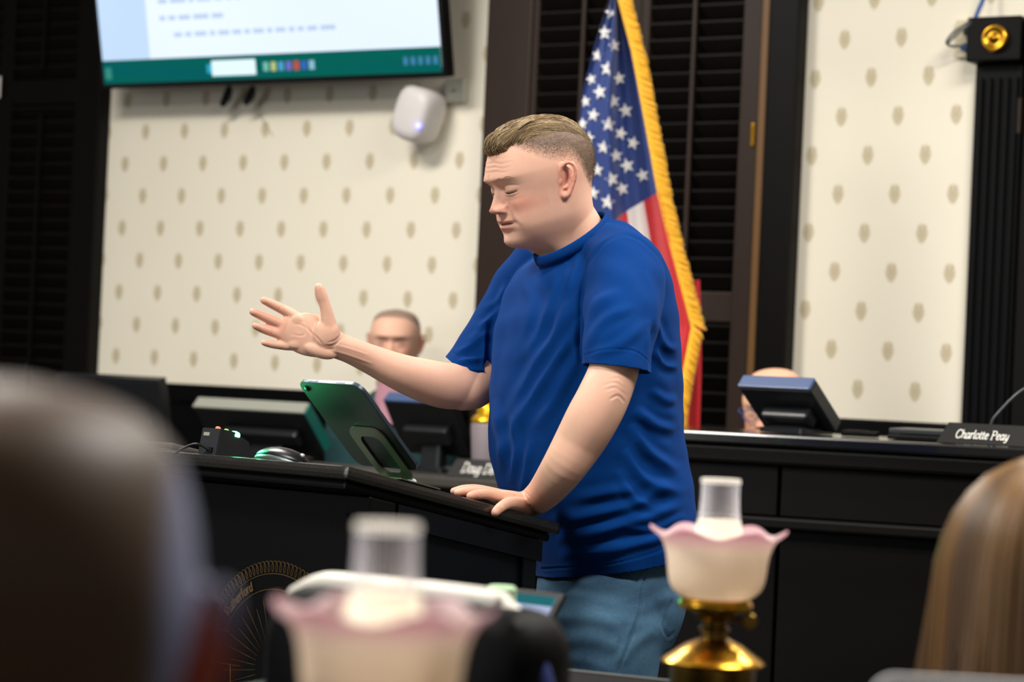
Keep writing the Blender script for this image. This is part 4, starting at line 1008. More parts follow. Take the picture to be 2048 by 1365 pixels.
# ------------------------------------------------------------------ the standing speaker
PSI = math.radians(27)
HEAD = head_frame(P(1085, 370, 4.27), PSI, math.radians(18))
man = thing('person', (P(1200, 1300, 4.25)[0], 4.25, 0.0), 'standing man in a royal blue t-shirt and jeans gesturing over the lectern', 'person')
SC = 4.32
YD = np.array([0, 1.0, 0])
def torso_ring(y, fr_, bk, b, nc=72, z0=SC, shrink=1.0):
    c = P((fr_+bk)/2, y, z0); Hh = (bk-fr_)/2/F_PX*z0
    bs = b*math.sin(PSI); a = math.sqrt(max(Hh*Hh - min(bs, 0.8*Hh)**2, 1e-6))/math.cos(PSI); a = max(a, 0.3*b) if False else a
    # if the side radius is too large for the outline, narrow it
    b = min(b, 0.8*Hh/math.sin(PSI)) if bs > 0.8*Hh else b
    th = np.linspace(0, 2*np.pi, nc, endpoint=False); n = 2.25
    ca = np.sign(np.cos(th))*abs(np.cos(th))**(2/n); sa = np.sign(np.sin(th))*abs(np.sin(th))**(2/n)
    x = -a*math.cos(PSI)*ca + b*math.sin(PSI)*sa; y_ = -a*math.sin(PSI)*ca - b*math.cos(PSI)*sa
    k = Hh/np.abs(x).max(); 
    return c + shrink*(x[:, None]*k*_rt + y_[:, None]*YD)
TOR = [(1215, 1080, 1366, .19), (1140, 1066, 1383, .19), (1050, 1036, 1390, .195), (980, 998, 1385, .2), (900, 977, 1367, .2), (820, 976, 1362, .2), (740, 980, 1361, .205), (660, 989, 1356, .21),
       (590, 1006, 1345, .212), (545, 1028, 1332, .206), (522, 1052, 1320, .198), (500, 1084, 1305, .183), (480, 1110, 1286, .162), (462, 1134, 1264, .135), (448, 1152, 1242, .105)]
def smooth_table(T, n):
    T = np.array(T, float); return catmull(T, n)
TORs = smooth_table(TOR, 60)
torso = loft([torso_ring(*r) for r in TORs])
def limb(pts, nc=56, n=48, flat=None, fd=None):
    """(px, py, depth, radius in px)"""
    return tube_vf([P(a, b, d) for a, b, d, r in pts], [r/F_PX*d for a, b, d, r in pts], nc, n, flat=flat, flat_dir=fd)
# --- shirt
sl_near = limb([(1225, 505, 4.23, 62), (1250, 545, 4.15, 78), (1247, 600, 4.09, 79), (1240, 660, 4.04, 74), (1235, 715, 4.015, 70), (1233, 765, 4.005, 71)])
sl_far = limb([(1095, 520, 4.47, 62), (1060, 565, 4.49, 68), (1030, 612, 4.49, 66), (985, 678, 4.47, 58), (936, 748, 4.44, 57), (905, 792, 4.43, 60)])
# neckline
nk_b, nk_f = P(1201, 429, 4.305), P(1083, 521, 4.235)
ax = nk_f - nk_b; LS = np.array([math.sin(PSI), -math.cos(PSI), 0]); LS = LS - (LS @ ax)*ax/(ax @ ax); LS /= np.linalg.norm(LS); nn = np.cross(ax, LS); nn /= np.linalg.norm(nn)
if nn[2] < 0: nn = -nn
nc_ = (nk_b + nk_f)/2; axn = ax/np.linalg.norm(ax); NA, NB = np.linalg.norm(ax)/2, 0.069
def neck_ring(h, k=1.0, n=64): return [nc_ + nn*h + axn*NA*k*math.cos(t) + LS*NB*k*math.sin(t) for t in np.linspace(0, 2*np.pi, n, endpoint=False)]
me = remesh([torso, sl_near, sl_far, loft([neck_ring(h, k) for h, k in ((-0.07, 1.2), (-0.03, 1.06), (0.0, 1.0), (0.03, 0.98))])], 0.0027, 18, 0.5)
neck_loop = cut(me, nc_, nn, lambda C: (((C - nc_) @ axn/NA)**2 + ((C - nc_) @ LS/NB)**2 < 1.25) & ((C-nc_) @ nn > -0.012))
# sleeve hems
def hem_cut(c, d0, d1, axa, axb, rmax, bl=0.25):
    n_ = np.cross(d1 - d0, YD); n_ /= np.linalg.norm(n_)
    if n_[2] > 0: n_ = -n_
    ax_ = (axb - axa)/np.linalg.norm(axb - axa); n_ = n_ + ax_*bl; n_ /= np.linalg.norm(n_)
    cut(me, c, n_, lambda C: (np.linalg.norm((C - axa) - ((C - axa) @ ax_)[:, None]*ax_, axis=1) < rmax) & (((C - c) @ n_) > -0.012) & (((C - c) @ n_) < 0.13))
hem_cut(P(1235, 738, 4.01), P(1165, 728, 4.01), P(1303, 748, 4.01), P(1240, 660, 4.04), P(1233, 765, 4.005), 0.082)
hem_cut(P(937, 751, 4.44), P(893, 716, 4.44), P(984, 789, 4.44), P(985, 678, 4.47), P(905, 792, 4.43), 0.064, 0.0)
# bottom hem
hb = P(1078, 1156, SC); hb2 = P(1345, 1112, SC); ah = np.cross(hb2 - hb, YD); ah /= np.linalg.norm(ah)
if ah[2] > 0: ah = -ah
cut(me, hb, ah, lambda C: C[:, 2] < hb[2] + 0.08)
FOLD = [([(1158, 505), (1146, 550), (1130, 600)], 7, 2.6), ([(1182, 512), (1164, 560), (1142, 620)], 7, 2.8), ([(1134, 525), (1126, 570), (1112, 625)], 6, 2.2),
        ([(1164, 590), (1120, 660), (1062, 740), (1010, 850)], 12, 5.0), ([(1168, 640), (1110, 720), (1040, 830), (1004, 915)], 11, 5.5), ([(1164, 700), (1120, 780), (1072, 860)], 12, 4),
        ([(1116, 545), (1108, 580), (1080, 650), (1050, 720)], 9, 3.2), ([(1148, 535), (1135, 600), (1100, 680)], 9, 3.0), ([(1052, 560), (1062, 610), (1050, 680)], 9, 2.6), ([(1012, 560), (998, 640), (990, 720)], 9, 3.5),
        ([(990, 800), (1000, 880), (1003, 950)], 9, 4.5), ([(1025, 830), (1030, 900), (1022, 970)], 8, 4), ([(1060, 880), (1050, 950), (1040, 1020)], 8, 3.2),
        ([(1262, 850), (1298, 905), (1358, 945)], 11, 6), ([(1250, 900), (1292, 962), (1372, 990)], 12, 6), ([(1268, 820), (1310, 850), (1352, 862)], 10, 5), ([(1300, 780), (1330, 800), (1358, 800)], 9, 3.5),
        ([(1110, 1080), (1200, 1062), (1310, 1030), (1375, 1000)], 12, 6), ([(1118, 1112), (1225, 1100), (1330, 1072), (1375, 1040)], 10, 5), ([(1095, 1045), (1180, 1030), (1270, 1010), (1340, 970)], 12, 5), ([(1150, 1000), (1230, 985), (1290, 985)], 12, 4),
        ([(1250, 1060), (1310, 1058), (1370, 1030)], 7, 4), ([(1240, 940), (1270, 1000), (1330, 1020)], 10, 4),
        ([(1168, 705), (1200, 650), (1270, 612)], 9, 2.6), ([(1166, 680), (1185, 620), (1240, 580)], 9, 2.4), ([(1180, 712), (1240, 690), (1300, 640)], 10, 2.2), ([(1290, 540), (1310, 600), (1305, 680)], 9, 3.0), ([(1310, 640), (1330, 690), (1355, 700)], 8, 4), ([(1306, 700), (1330, 730), (1358, 735)], 8, 4),
        ([(905, 705), (940, 690), (980, 660)], 7, 3.4), ([(922, 690), (955, 665), (988, 632)], 7, 3.2), ([(915, 722), (950, 718), (975, 715)], 7, 3), ([(945, 655), (975, 640), (1000, 610)], 7, 3), ([(970, 620), (995, 600), (1015, 570)], 7, 2.5), ([(935, 738), (955, 740), (978, 745)], 6, 3), 
        ([(983, 640), (980, 700), (977, 770)], 6, -7),
        ([(1237, 470), (1205, 490), (1180, 522), (1166, 560), (1160, 610), (1161, 660)], 3.4, -3.4), ([(1237, 470), (1262, 474), (1290, 488), (1318, 515), (1330, 545)], 3.2, -3.0), ([(1160, 640), (1158, 690), (1164, 730)], 5, -6), ([(1308, 640), (1306, 700), (1302, 745)], 6, -6)]
folds(me, FOLD)
# hem stitching
folds(me, [([(1166, 712), (1200, 702), (1240, 699), (1275, 706), (1300, 726)], 1.8, -1.2), ([(903, 703), (940, 727), (980, 757)], 1.8, -1.2), ([(1082, 1139), (1200, 1132), (1290, 1112), (1340, 1092)], 2.2, -1.6)], taper=0.0)
V = mverts(me); print('shirt verts', len(V))
Vn = rng.normal(size=(14, 3)); ph = rng.uniform(0, 6.3, 14); dsp = sum(np.sin(V @ (k*(18 + 3*i)) + p)*0.0006 for i, (k, p) in enumerate(zip(Vn, ph))); setverts(me, V + mnorms(me)*dsp[:, None])
M_shirt = mat('royal_blue_cotton', '023474', 0.9, var=0.06, scale=500, bump=0.25, bscale=1500, spec=0.08, sheen=0.02)
shirt = finish(me, 't_shirt', M_shirt, man, thick=0.0022)
# collar band round the neckline
rings = []
for x in np.linspace(0, 2*np.pi, 91):
    d = axn*NA*math.cos(x) + LS*NB*math.sin(x); dn_ = d/np.linalg.norm(d); p0 = nc_ + d
    rings.append([p0 + dn_*o_ + nn*h_ for o_, h_ in ((0.0035, -0.011), (0.0028, -0.002), (0.0, 0.006), (-0.0025, 0.0075), (-0.0042, 0.005), (-0.0035, -0.002), (-0.001, -0.012))])
V, Fc = loft(np.array(rings), cap=False); meshobj('collar', V, Fc, M_shirt, shirt, smooth=True)

# --- body: head, neck, arms and hands in one skin
def sideP(px, py, a): return ray_plane(px, py, PF((a, 0, 0)), PF.A[0])
wr = sideP(1070, 1003, -0.045); WD = (wr - CAM) @ _fw
na_ = [(1235, 520, 4.18, 56), (1242, 600, 4.08, 54), (1238, 680, 4.025, 50), (1227, 742, 4.003, 50), (1206, 796, 3.985, 52.5), (1183, 840, 3.98, 53), (1158, 885, 3.985, 50), (1122, 942, 3.99, 43), (1090, 984, 0.5*(3.99+WD), 35), (1068, 1003, WD, 30)]
parts = head_parts(HEAD)
parts += [limb(na_, n=60)]
parts.append(limb([(1241, 768, 3.99, 18), (1230, 796, 3.985, 25), (1216, 822, 3.985, 20)]))        # elbow point
fa_ = [(1088, 575, 4.470, 40), (1045, 612, 4.480, 46), (990, 680, 4.470, 43), (947, 745, 4.440, 45), (925, 769, 4.420, 47), (893, 772, 4.400, 46.5), (850, 762, 4.370, 43.5), (800, 745, 4.340, 37), (745, 721, 4.320, 30), (700, 701, 4.300, 26.5), (668, 689, 4.290, 27)]
parts.append(limb(fa_, n=60, flat=None))
parts.append(limb([(975, 745, 4.440, 36), (950, 776, 4.420, 41), (915, 785, 4.410, 38)]))
# neck and inner torso
parts.append(limb([(1120, 420, 4.280, 60), (1145, 470, 4.290, 66), (1165, 530, 4.310, 80), (1175, 620, 4.320, 110), (1180, 740, 4.320, 120), (1190, 900, 4.320, 125), (1210, 1060, 4.320, 110), (1222, 1160, 4.320, 100)], nc=40))
parts.append(limb([(1112, 480, 4.280, 36), (1128, 525, 4.290, 40), (1142, 570, 4.310, 44)]))
parts.append(limb([(1265, 520, 4.180, 42), (1175, 520, 4.320, 55), (1095, 585, 4.460, 36)]))
hipX = P(1222, 1160, 4.25)
def leg_path(near):
    if near: return [P(1240, 1165, 4.210), P(1205, 1330, 4.190), np.array([0.17, 4.170, 0.50]), np.array([0.28, 4.210, 0.09])]
    return [P(1215, 1165, 4.430), P(1180, 1330, 4.470), np.array([0.13, 4.490, 0.50]), np.array([0.21, 4.520, 0.09])]
for nr in (True, False):
    lp_ = leg_path(nr); lp_[0] = P(1222, 1175, 4.26 if nr else 4.38); parts.append(tube_vf(lp_, [0.05, 0.06, 0.045, 0.035], 20, 24))
# far hand, palm to the camera
HZ = 4.285
def hp(px, py, dz=0.0): return P(px, py, HZ + dz)
def fing(pts, n=26): return tube_vf([hp(a, b, d) for a, b, d, r in pts], [r/F_PX*HZ for a, b, d, r in pts], 14, n)
palm = tube_vf([hp(684, 695, .003), hp(664, 687, .002), hp(645, 679), hp(622, 671), hp(600, 665), hp(584, 661, -.002)], np.array([25, 31, 39, 43, 41, 33])/F_PX*HZ, 28, 30, flat=[0.72, 0.55, 0.42, 0.36, 0.33, 0.33], flat_dir=YD)
parts.append(palm)
parts += [fing([(618, 652, .004, 12), (588, 632, .002, 11.5), (567, 620, -.002, 10.6), (545, 609, -.008, 9.6), (527, 601, -.016, 7.6)]),
          fing([(612, 664, .003, 12), (578, 654, .001, 11.8), (552, 644, -.003, 10.8), (526, 633, -.010, 9.8), (505, 624, -.020, 7.6)]),
          fing([(610, 678, .003, 11.5), (575, 674, .001, 11.2), (550, 666, -.003, 10.2), (528, 659, -.010, 9.2), (510, 652, -.019, 7.2)]),
          fing([(612, 690, .003, 11), (580, 692, .001, 10.0), (560, 691, -.003, 8.8), (542, 689, -.009, 7.8), (527, 686, -.016, 6.0)]),
          fing([(664, 674, -.006, 19), (657, 648, -.010, 16.5), (653, 624, -.014, 12.6), (648, 606, -.016, 11.6), (642, 590, -.018, 12.4), (638, 575, -.022, 9.6)])]
parts.append(ell(hp(653, 668, -.013), (np.array([0.022, 0, 0.008]), np.array([0, 0.013, 0]), np.array([-0.006, 0, 0.026]))))   # thenar
parts.append(ell(hp(640, 702, -.008), (np.array([0.03, 0, -0.008]), np.array([0, 0.012, 0]), np.array([0.004, 0, 0.013]))))     # heel of the hand
for kx, ky in ((594, 640), (588, 656), (586, 673), (590, 688)):
    parts.append(ell(hp(kx, ky, -.0075), (np.array([0.012, 0, 0]), np.array([0, 0.004, 0]), np.array([0, 0, 0.009]))))
# near hand resting on the lectern
def nh(px, py, a): return sideP(px, py, a)
def nfing(pts, n=26, nc=14): return tube_vf([nh(a, b, c) for a, b, c, r in pts], [r/F_PX*WD for a, b, c, r in pts], nc, n)
pn = [nh(1076, 998, -.047), nh(1060, 1006, -.047), nh(1040, 1006, -.049), nh(1015, 999, -.052), nh(995, 994, -.055)]
sdir = PF.A[0]
parts.append(tube_vf(pn, np.array([30, 27, 22, 18, 14])/F_PX*WD, 24, 26, flat=[1.1, 1.25, 1.55, 1.9, 2.2], flat_dir=sdir))
parts += [nfing([(1020, 997, -.034, 13), (990, 993, -.034, 12), (972, 989, -.034, 10.6), (952, 990, -.035, 9.6), (939, 993, -.036, 7.4)]),
          nfing([(1015, 993, -.055, 12), (985, 988, -.056, 11.5), (962, 984, -.057, 10.4), (935, 983, -.058, 9.2), (914, 986, -.060, 7.0)]),
          nfing([(1010, 992, -.075, 11), (980, 985, -.077, 11), (952, 979, -.080, 9.8), (926, 979, -.082, 8.6), (906, 983, -.084, 6.6)]),
          nfing([(1010, 992, -.092, 10), (985, 986, -.096, 9.5), (960, 979, -.102, 8.5), (940, 977, -.106, 7.5), (926, 979, -.108, 5.8)]),
          nfing([(1050, 1014, -.036, 18), (1033, 1010, -.020, 15), (1016, 1008, -.006, 12), (1002, 1015, .003, 10.5), (990, 1026, .008, 8.8)])]
parts.append(limb([(1068, 1014, WD - .004, 19), (1045, 1014, WD - .006, 16), (1025, 1008, WD - .006, 13)]))
for t_ in ((938, 993, -.035), (912, 986, -.06), (990, 1026, .008), (1064, 1020, -.045)):
    print('hand height over top', t_, TF.inv(nh(*t_)))
me = remesh(parts, 0.0021, 3, 0.5)
V = mverts(me); print('body verts', len(V))
# fine features after the remesh
q = (V - HEAD.o) @ HEAD.A.T*1000; N = mnorms(me)
f, l, u = q[:, 0], q[:, 1], q[:, 2]; al = abs(l); inh = (np.linalg.norm(q, axis=1) < 150) & (f > 20)
def lash(al_): return 7.0 - 3.0*np.clip(1 - ((al_-33)/16)**2, 0, 1)          # height of the closed-lid line
def crease(al_): return 14.0 + 4.0*np.clip(1 - ((al_-33)/19)**2, 0, 1)
em = np.exp(-((al-33)/14.5)**6)*inh
dd = -2.0*em*np.exp(-((u-lash(al))/1.5)**2) - 1.3*np.exp(-((al-33)/17)**6)*inh*np.exp(-((u-crease(al))/1.3)**2) - 1.1*np.exp(-((al-32)/15)**4)*inh*np.exp(-((u+3.5 - 3*((al-32)/15)**2)/1.6)**2)
for k, (u0, am) in enumerate(((44, 0.8), (51, 1.0), (58, 0.9), (66, 0.5))):
    dd += -am*inh*np.exp(-((u - u0 - 2.5*np.cos(al/16.0) + 0.8*np.sin(al/5.0 + k))/1.5)**2)*np.clip(1 - (al/52)**4, 0, 1)
dd += -1.0*inh*np.exp(-((al-17)/1.6)**2)*np.exp(-((u-30)/6)**2)*0.6
nlf = 19 + (-18 - u)*0.42; dd += -1.1*inh*np.exp(-((al-nlf)/4.0)**2)*np.clip((-17-u)/6, 0, 1)*np.clip((u+56)/8, 0, 1)
gx = np.interp(u, [-30, -27, -20, -13, -9], [19, 20.5, 20.5, 16, 13]); dd += -1.6*inh*np.exp(-((al-gx)/1.7)**2)*np.clip((u+32)/4, 0, 1)*np.clip((-8-u)/4, 0, 1)
dd += 1.0*inh*np.exp(-((al-nlf-7)/5)**2)*np.clip((-17-u)/6, 0, 1)*np.clip((u+56)/8, 0, 1)
V = V + N*(dd*0.001)[:, None]; setverts(me, V)
# elbow wrinkles, palm creases, wrist creases
folds(me, [([(1205, 772), (1230, 766), (1250, 780)], 3.2, -0.6), ([(1208, 782), (1232, 776), (1252, 792)], 3.0, -0.6), ([(1214, 762), (1236, 757), (1250, 768)], 3.0, -0.4), ([(1218, 800), (1236, 792), (1250, 806)], 2.6, -1.2),
           ([(655, 686), (672, 680), (682, 668), (677, 650)], 1.9, -1.3), ([(650, 692), (668, 690), (684, 676)], 1.8, -1.2), ([(610, 640), (618, 660), (640, 682), (650, 700)], 2.0, -1.2), ([(588, 648), (605, 652), (620, 664), (634, 690)], 1.8, -1.0), ([(584, 668), (598, 672), (610, 668), (606, 648)], 1.8, -1.0),
           ([(1040, 980), (1052, 986), (1060, 996)], 1.8, -1.4), ([(580, 640), (588, 628)], 1.6, -0.8), ([(572, 664), (574, 646)], 1.6, -0.8), ([(570, 684), (571, 668)], 1.6, -0.8), ([(556, 622), (562, 612)], 1.4, -0.6), ([(545, 650), (547, 632)], 1.4, -0.6), ([(544, 672), (546, 656)], 1.4, -0.6),
           ([(660, 700), (700, 712), (750, 730)], 2.2, 0.9), ([(668, 690), (705, 700), (740, 712)], 2.0, 0.8), ([(958, 984), (962, 994)], 2, -0.6), ([(1000, 1006), (1006, 1014)], 2, -0.6)])
C, (f, l, u), mixc, inh2, getC = facecol(me, HEAD, 'ddae97', 'cb8472')
# clipped hair on the sides: dense near the top, fading out above the ear
V = mverts(me); nz = np.sin(V @ np.array([900, 300, 700]))*np.sin(V @ np.array([-500, 800, 400]))*0.12 + rng.normal(size=len(V))*0.10
def lowline(f_): return np.interp(f_, [-110, -60, -45, -30, -5, 25, 45, 62, 80, 95], [-34, -24, 10, 32, 36, 48, 64, 78, 86, 90])
dens = np.clip((u - lowline(f))/np.interp(f, [-110, -40, 0, 60, 90], [34, 36, 30, 22, 10]), 0, 1)*inh2
mixc(np.clip(dens**0.8*0.92 + nz*(dens > 0.03)*(dens < 0.95), 0, 0.94), lin('5f4c3d'))
mixc(0.42*np.exp(-((u+82)/22)**2)*np.clip((f+35)/30, 0, 1)*(np.linalg.norm(np.column_stack([f, l, u]), axis=1) < 160)*np.clip((160-np.linalg.norm(np.column_stack([f, l, u]), axis=1))/30, 0, 1), lin('a67d70'))      # shaved beard area
hand = (np.linalg.norm(V - P(522, 640, HZ), axis=1) < 0.05) | (np.linalg.norm(V - nh(938, 992, -.036), axis=1) < 0.02) | (np.linalg.norm(V - nh(992, 1026, .008), axis=1) < 0.012)
mixc(np.where(hand, 0.35, 0), lin('d98d78'))
setcol(me, getC())
body = finish(me, 'body', M_skin, man)
body['label'] = 'fair skin of head, arms and hands'
# eyelashes and brows
M_lash = mat('lash_brown', '3b2a22', 0.6); M_brow = mat('brow_hair', 'b8967a', 0.6)
def surf_f(l_, u_):
    """front surface of the head at (l, u), by nearest vertex"""
    k = np.argmin((q0[:, 1]-l_)**2 + (q0[:, 2]-u_)**2 + np.where(q0[:, 0] < 30, 1e6, 0)); return q0[k, 0]
q0 = (mverts(body.data) @ np.array(wm(man))[:3, :3].T + np.array(wm(man))[:3, 3] - HEAD.o) @ HEAD.A.T*1000
q0 = q0[np.linalg.norm(q0, axis=1) < 150]
for sg in (1, -1):
    pts = []
    for t_ in np.linspace(19, 47, 9):
        u_ = float(lash(t_)) - 0.4; pts.append(HEAD(np.array([surf_f(sg*t_, u_) + 0.8, sg*t_, u_])*0.001))
    tube('lash_line', pts, [0.0004, .0008, .0010, .0011, .0011, .0011, .0010, .0009, .0005], M_lash, body, 6, 20)
    bp_ = []
    for k in range(46):
        t_ = random.uniform(12, 50); u_ = 28 + 4.0*math.sin((t_-12)/38*math.pi*0.8) + random.uniform(-2.0, 2.0); f0 = surf_f(sg*t_, u_)
        a = HEAD(np.array([f0 + 0.2, sg*t_, u_])*0.001); b = HEAD(np.array([surf_f(sg*(t_+5), u_+1.2) + 1.0, sg*(t_ + 5), u_ + 1.4])*0.001); bp_.append(tube_vf([a, b], [0.00022, 0.0001], 3, None, round_ends=False))
    Vb, Fb = join(bp_); tag(meshobj('eyebrow', Vb, Fb, M_brow, body, smooth=True), kind='stuff')

# --- hair on top, combed back from the forehead
def scalp(f_, l_):
    """top of the skull (u, mm) above (f, l)"""
    best = -50.0
    hu = np.linspace(111, 20, 60)
    ff = np.interp(hu, HU[::-1], HF[::-1]); fb = np.interp(hu, HU[::-1], HB[::-1]); w = np.interp(hu, HU[::-1], HW[::-1])
    fc = -9.0; den = np.where(f_ > fc, ff - fc, fc - fb); r = abs((f_-fc)/np.maximum(den, 1))**2.1 + abs(l_/np.maximum(w, 1))**2.1
    k = np.where(r <= 1)[0]
    return hu[k[0]] if len(k) else 20.0
def thick(f_, l_):
    return np.interp(f_, [-100, -85, -60, -20, 20, 60, 90], [1, 3, 7, 11, 13, 15, 17])*np.clip(1 - (abs(l_)/66)**3, 0.15, 1)
hair_parts = []; hc = []
H_dark, H_mid, H_light = lin('6c5840'), lin('967f5c'), lin('bba57c')
def strand(path, r0, col):
    V_, F_ = tube_vf(np.array([HEAD(np.array(p)*0.001) for p in path]), r0*np.array([0.7, 1, 1, 0.9, 0.7, 0.35])[:len(path)], 4, 9, round_ends=False)
    hair_parts.append((V_, F_)); hc.append(np.tile(col, (len(V_), 1)))
for i in range(8000):
    f0 = random.uniform(-84, 84); l0 = random.uniform(-57, 57)
    lim = np.interp(f0, [-90, -70, -30, 20, 60, 84], [20, 38, 50, 54, 50, 40]);
    if abs(l0) > lim: continue
    floor_u = np.interp(f0, [-90, -60, -30, 0, 30, 90], [52, 70, 90, 90, 80, 77])
    if scalp(f0, l0) < floor_u: continue
    fr_front = max(0.0, (f0 - 45)/40)
    depth = random.random()**0.6
    L_ = random.uniform(55, 95); path = []
    side = 0.10*(l0 + 20) + 4*math.sin(f0*0.08 + l0*0.1) + random.uniform(-2.5, 2.5)
    wob = 2.6*math.sin(f0*0.06 + l0*0.38) + 0.8*math.sin(l0*0.9 + f0*0.05); 
    for k in range(6):
        t_ = k/5; fx = f0 - L_*t_*(0.9 if f0 > 40 else 1) + (6*fr_front)*math.sin(math.pi*min(1, t_*2.2)); lx = l0 + side*t_*1.4 + 3*math.sin(2*t_ + f0*0.15)*0.6
        fx = max(fx, -94)
        fl = np.interp(fx, [-95, -60, -30, 0, 30, 90], [42, 66, 86, 87, 78, 75]); sc_ = scalp(fx, lx)
        while sc_ < fl and abs(lx) > 2: lx *= 0.93; sc_ = scalp(fx, lx)
        th_ = thick(fx, lx)*depth*(math.sin(math.pi*min(1, 0.12 + t_*0.75))) + (7*fr_front*math.sin(math.pi*min(1, t_*1.6))) + wob*0.5
        path.append((fx, lx, scalp(fx, lx) + max(1.0, th_)))
    mixv = random.random()*0.65 + 0.35*depth*(0.5 + 0.5*math.sin(f0*0.10 + l0*0.42)); col = H_dark*(1-mixv) + (H_mid if mixv < 0.62 else H_light)*mixv
    if f0 < -62: col = col*0.75
    strand(path, random.uniform(0.00032, 0.00058), col)
# front quiff: locks that rise from the hairline and fall forward and back
for i in range(1300):
    l0 = random.uniform(-40, 36); f0 = 82 - (abs(l0)/44)**2*22 + random.uniform(-10, 2); rise = random.uniform(12, 24)*(1 - 0.35*abs(l0)/44); fw = random.uniform(0, 11)
    u0 = scalp(min(f0, 82), l0); path = [(f0, l0, u0 - 3), (f0 + fw*0.8 + 2, l0 + 1, u0 + rise*0.45), (f0 + fw - 1, l0 + 3, u0 + rise*0.85), (f0 - 8 + fw, l0 + 5, u0 + rise*1.05 + 2), (f0 - 26, l0 + 8, max(u0 + rise*1.05 + 5, scalp(f0-26, l0) + 12)), (f0 - 52, l0 + 11, scalp(f0-52, l0) + 13)]
    mixv = random.random(); col = H_dark*(1-mixv) + (H_mid if mixv < 0.5 else H_light)*mixv; strand(path, random.uniform(0.00032, 0.00058), col)
# clipped stubble on the sides and back
kk = np.where((dens > 0.04) & (u < 96))[0]; kk = rng.choice(kk, 9000); Nb = mnorms(body.data); Bw = mverts(body.data)@np.array(wm(man))[:3, :3].T + np.array(wm(man))[:3, 3]
tri = np.array([[1, 0, 0], [-0.5, 0.87, 0], [-0.5, -0.87, 0]])
for k in kk:
    if random.random() > 0.25 + dens[k]: continue
    p0 = Bw[k] + rng.normal(size=3)*0.0007; nv = Nb[k]; dr_ = -HEAD.A[2]*0.75 - HEAD.A[0]*0.5 + nv*(0.3 + 0.2*dens[k]); ln = 0.0022 + 0.0032*dens[k]
    t1 = np.cross(nv, HEAD.A[1] + 0.3*HEAD.A[0]); t1 /= np.linalg.norm(t1) + 1e-9; t2 = np.cross(nv, t1); rr_ = 0.00026
    V_ = np.array([p0 + (t1*math.cos(a) + t2*math.sin(a))*rr_ for a in (0, 2.09, 4.19)] + [p0 + dr_*ln])
    hair_parts.append((V_, [[0, 1, 3], [1, 2, 3], [2, 0, 3]])); mv = random.random(); hc.append(np.tile(lin('5a4838')*(1-mv) + lin('927b60')*mv, (4, 1)))
Vh, Fh = join(hair_parts); M_hair = mat('combed_hair', '8b7454', 0.45, attr='col', var=0.1, scale=300, spec=0.4)
ho = meshobj('hair', Vh, Fh, M_hair, man, smooth=True); setcol(ho.data, np.concatenate(hc)); ho['kind'] = 'stuff'; ho['label'] = 'ash brown hair combed back over clipped sides'
# under-layer so that no scalp shows between the strands
rings = []
for k in np.linspace(0, 1, 14):
    ring = []
    for a in np.linspace(0, 2*np.pi, 48, endpoint=False):
        fx = -6 + k*math.cos(a)*(84 if math.cos(a) > 0 else 84); lx = k*math.sin(a)*np.interp(fx, [-90, -70, -30, 20, 60, 84], [24, 40, 50, 54, 50, 42])
        ring.append(HEAD(np.array([fx, lx, scalp(fx, lx) + (thick(fx, lx)*0.55 if k < 0.97 else -2)])*0.001))
    rings.append(ring)
Vc, Fcc = loft(rings[1:], cap=False); n0 = len(Vc); Vc = np.vstack([Vc, HEAD(np.array([-6, 0, scalp(-6, 0) + 7.5])*0.001)[None]]); Fcc = [f_ for f_ in Fcc] + [[n0, (c+1) % 48, c] for c in range(48)]
meshobj('under_hair', Vc, Fcc, mat('under_hair', '6e5940', 0.6, var=0.3, scale=200), ho, smooth=True)

# --- jeans
JT = [(1060, 1092, 1350, .16), (1120, 1082, 1362, .17), (1160, 1076, 1368, .178), (1190, 1073, 1370, .183), (1240, 1074, 1358, .185), (1290, 1078, 1334, .18)]
jr = loft([torso_ring(*r) for r in smooth_table(JT, 14)])
jl = []
for nr in (True, False):
    pth = leg_path(nr); jl.append(tube_vf([pth[0]*0.55 + pth[1]*0.45, pth[1], pth[2], pth[3] + np.array([0, 0, -0.04])], [0.10, 0.098, 0.078, 0.062], 32, 40))
jm = remesh([jr] + jl, 0.005, 8, 0.5)
cut(jm, P(1200, 1095, SC), (0, 0, 1), lambda C: C[:, 2] > P(1200, 1120, SC)[2] - 0.02)
folds(jm, [([(1092, 1200), (1160, 1190), (1240, 1210)], 10, 2.0), ([(1090, 1240), (1170, 1236), (1240, 1252)], 11, 2.0), ([(1100, 1290), (1180, 1280), (1240, 1300)], 12, 2.0), ([(1150, 1165), (1215, 1175), (1270, 1158)], 10, 2.0), ([(1260, 1230), (1310, 1205), (1350, 1190)], 11, 2.0), ([(1240, 1330), (1270, 1290), (1310, 1262)], 11, 2.0), ([(1085, 1330), (1150, 1320), (1220, 1340)], 11, 2.0),
            ([(1286, 1135), (1276, 1190), (1268, 1235), (1248, 1290), (1226, 1345)], 3.5, 3.4), ([(1292, 1135), (1283, 1190), (1276, 1240), (1255, 1292), (1233, 1345)], 2.5, -2.2),
            ([(1345, 1200), (1332, 1235), (1326, 1255), (1338, 1275), (1350, 1262)], 2.8, -2.4)], taper=0.1)
Vj = mverts(jm); sp_ = np.sin(Vj @ np.array([23, 11, 37.]))*0.5 + np.sin(Vj @ np.array([-61, 29, 53.]))*0.3 + rng.normal(size=len(Vj))*0.12
w_ = np.clip(0.45 + 0.3*sp_, 0, 1)[:, None]; setcol(jm, lin('233c54')*(1-w_) + lin('547a96')*w_)
M_jean = mat('blue_denim', '3a6380', 0.85, attr='col', var=0.2, scale=400, bump=0.4, bscale=1200, spec=0.2)
finish(jm, 'jeans', M_jean, man, thick=0.002)
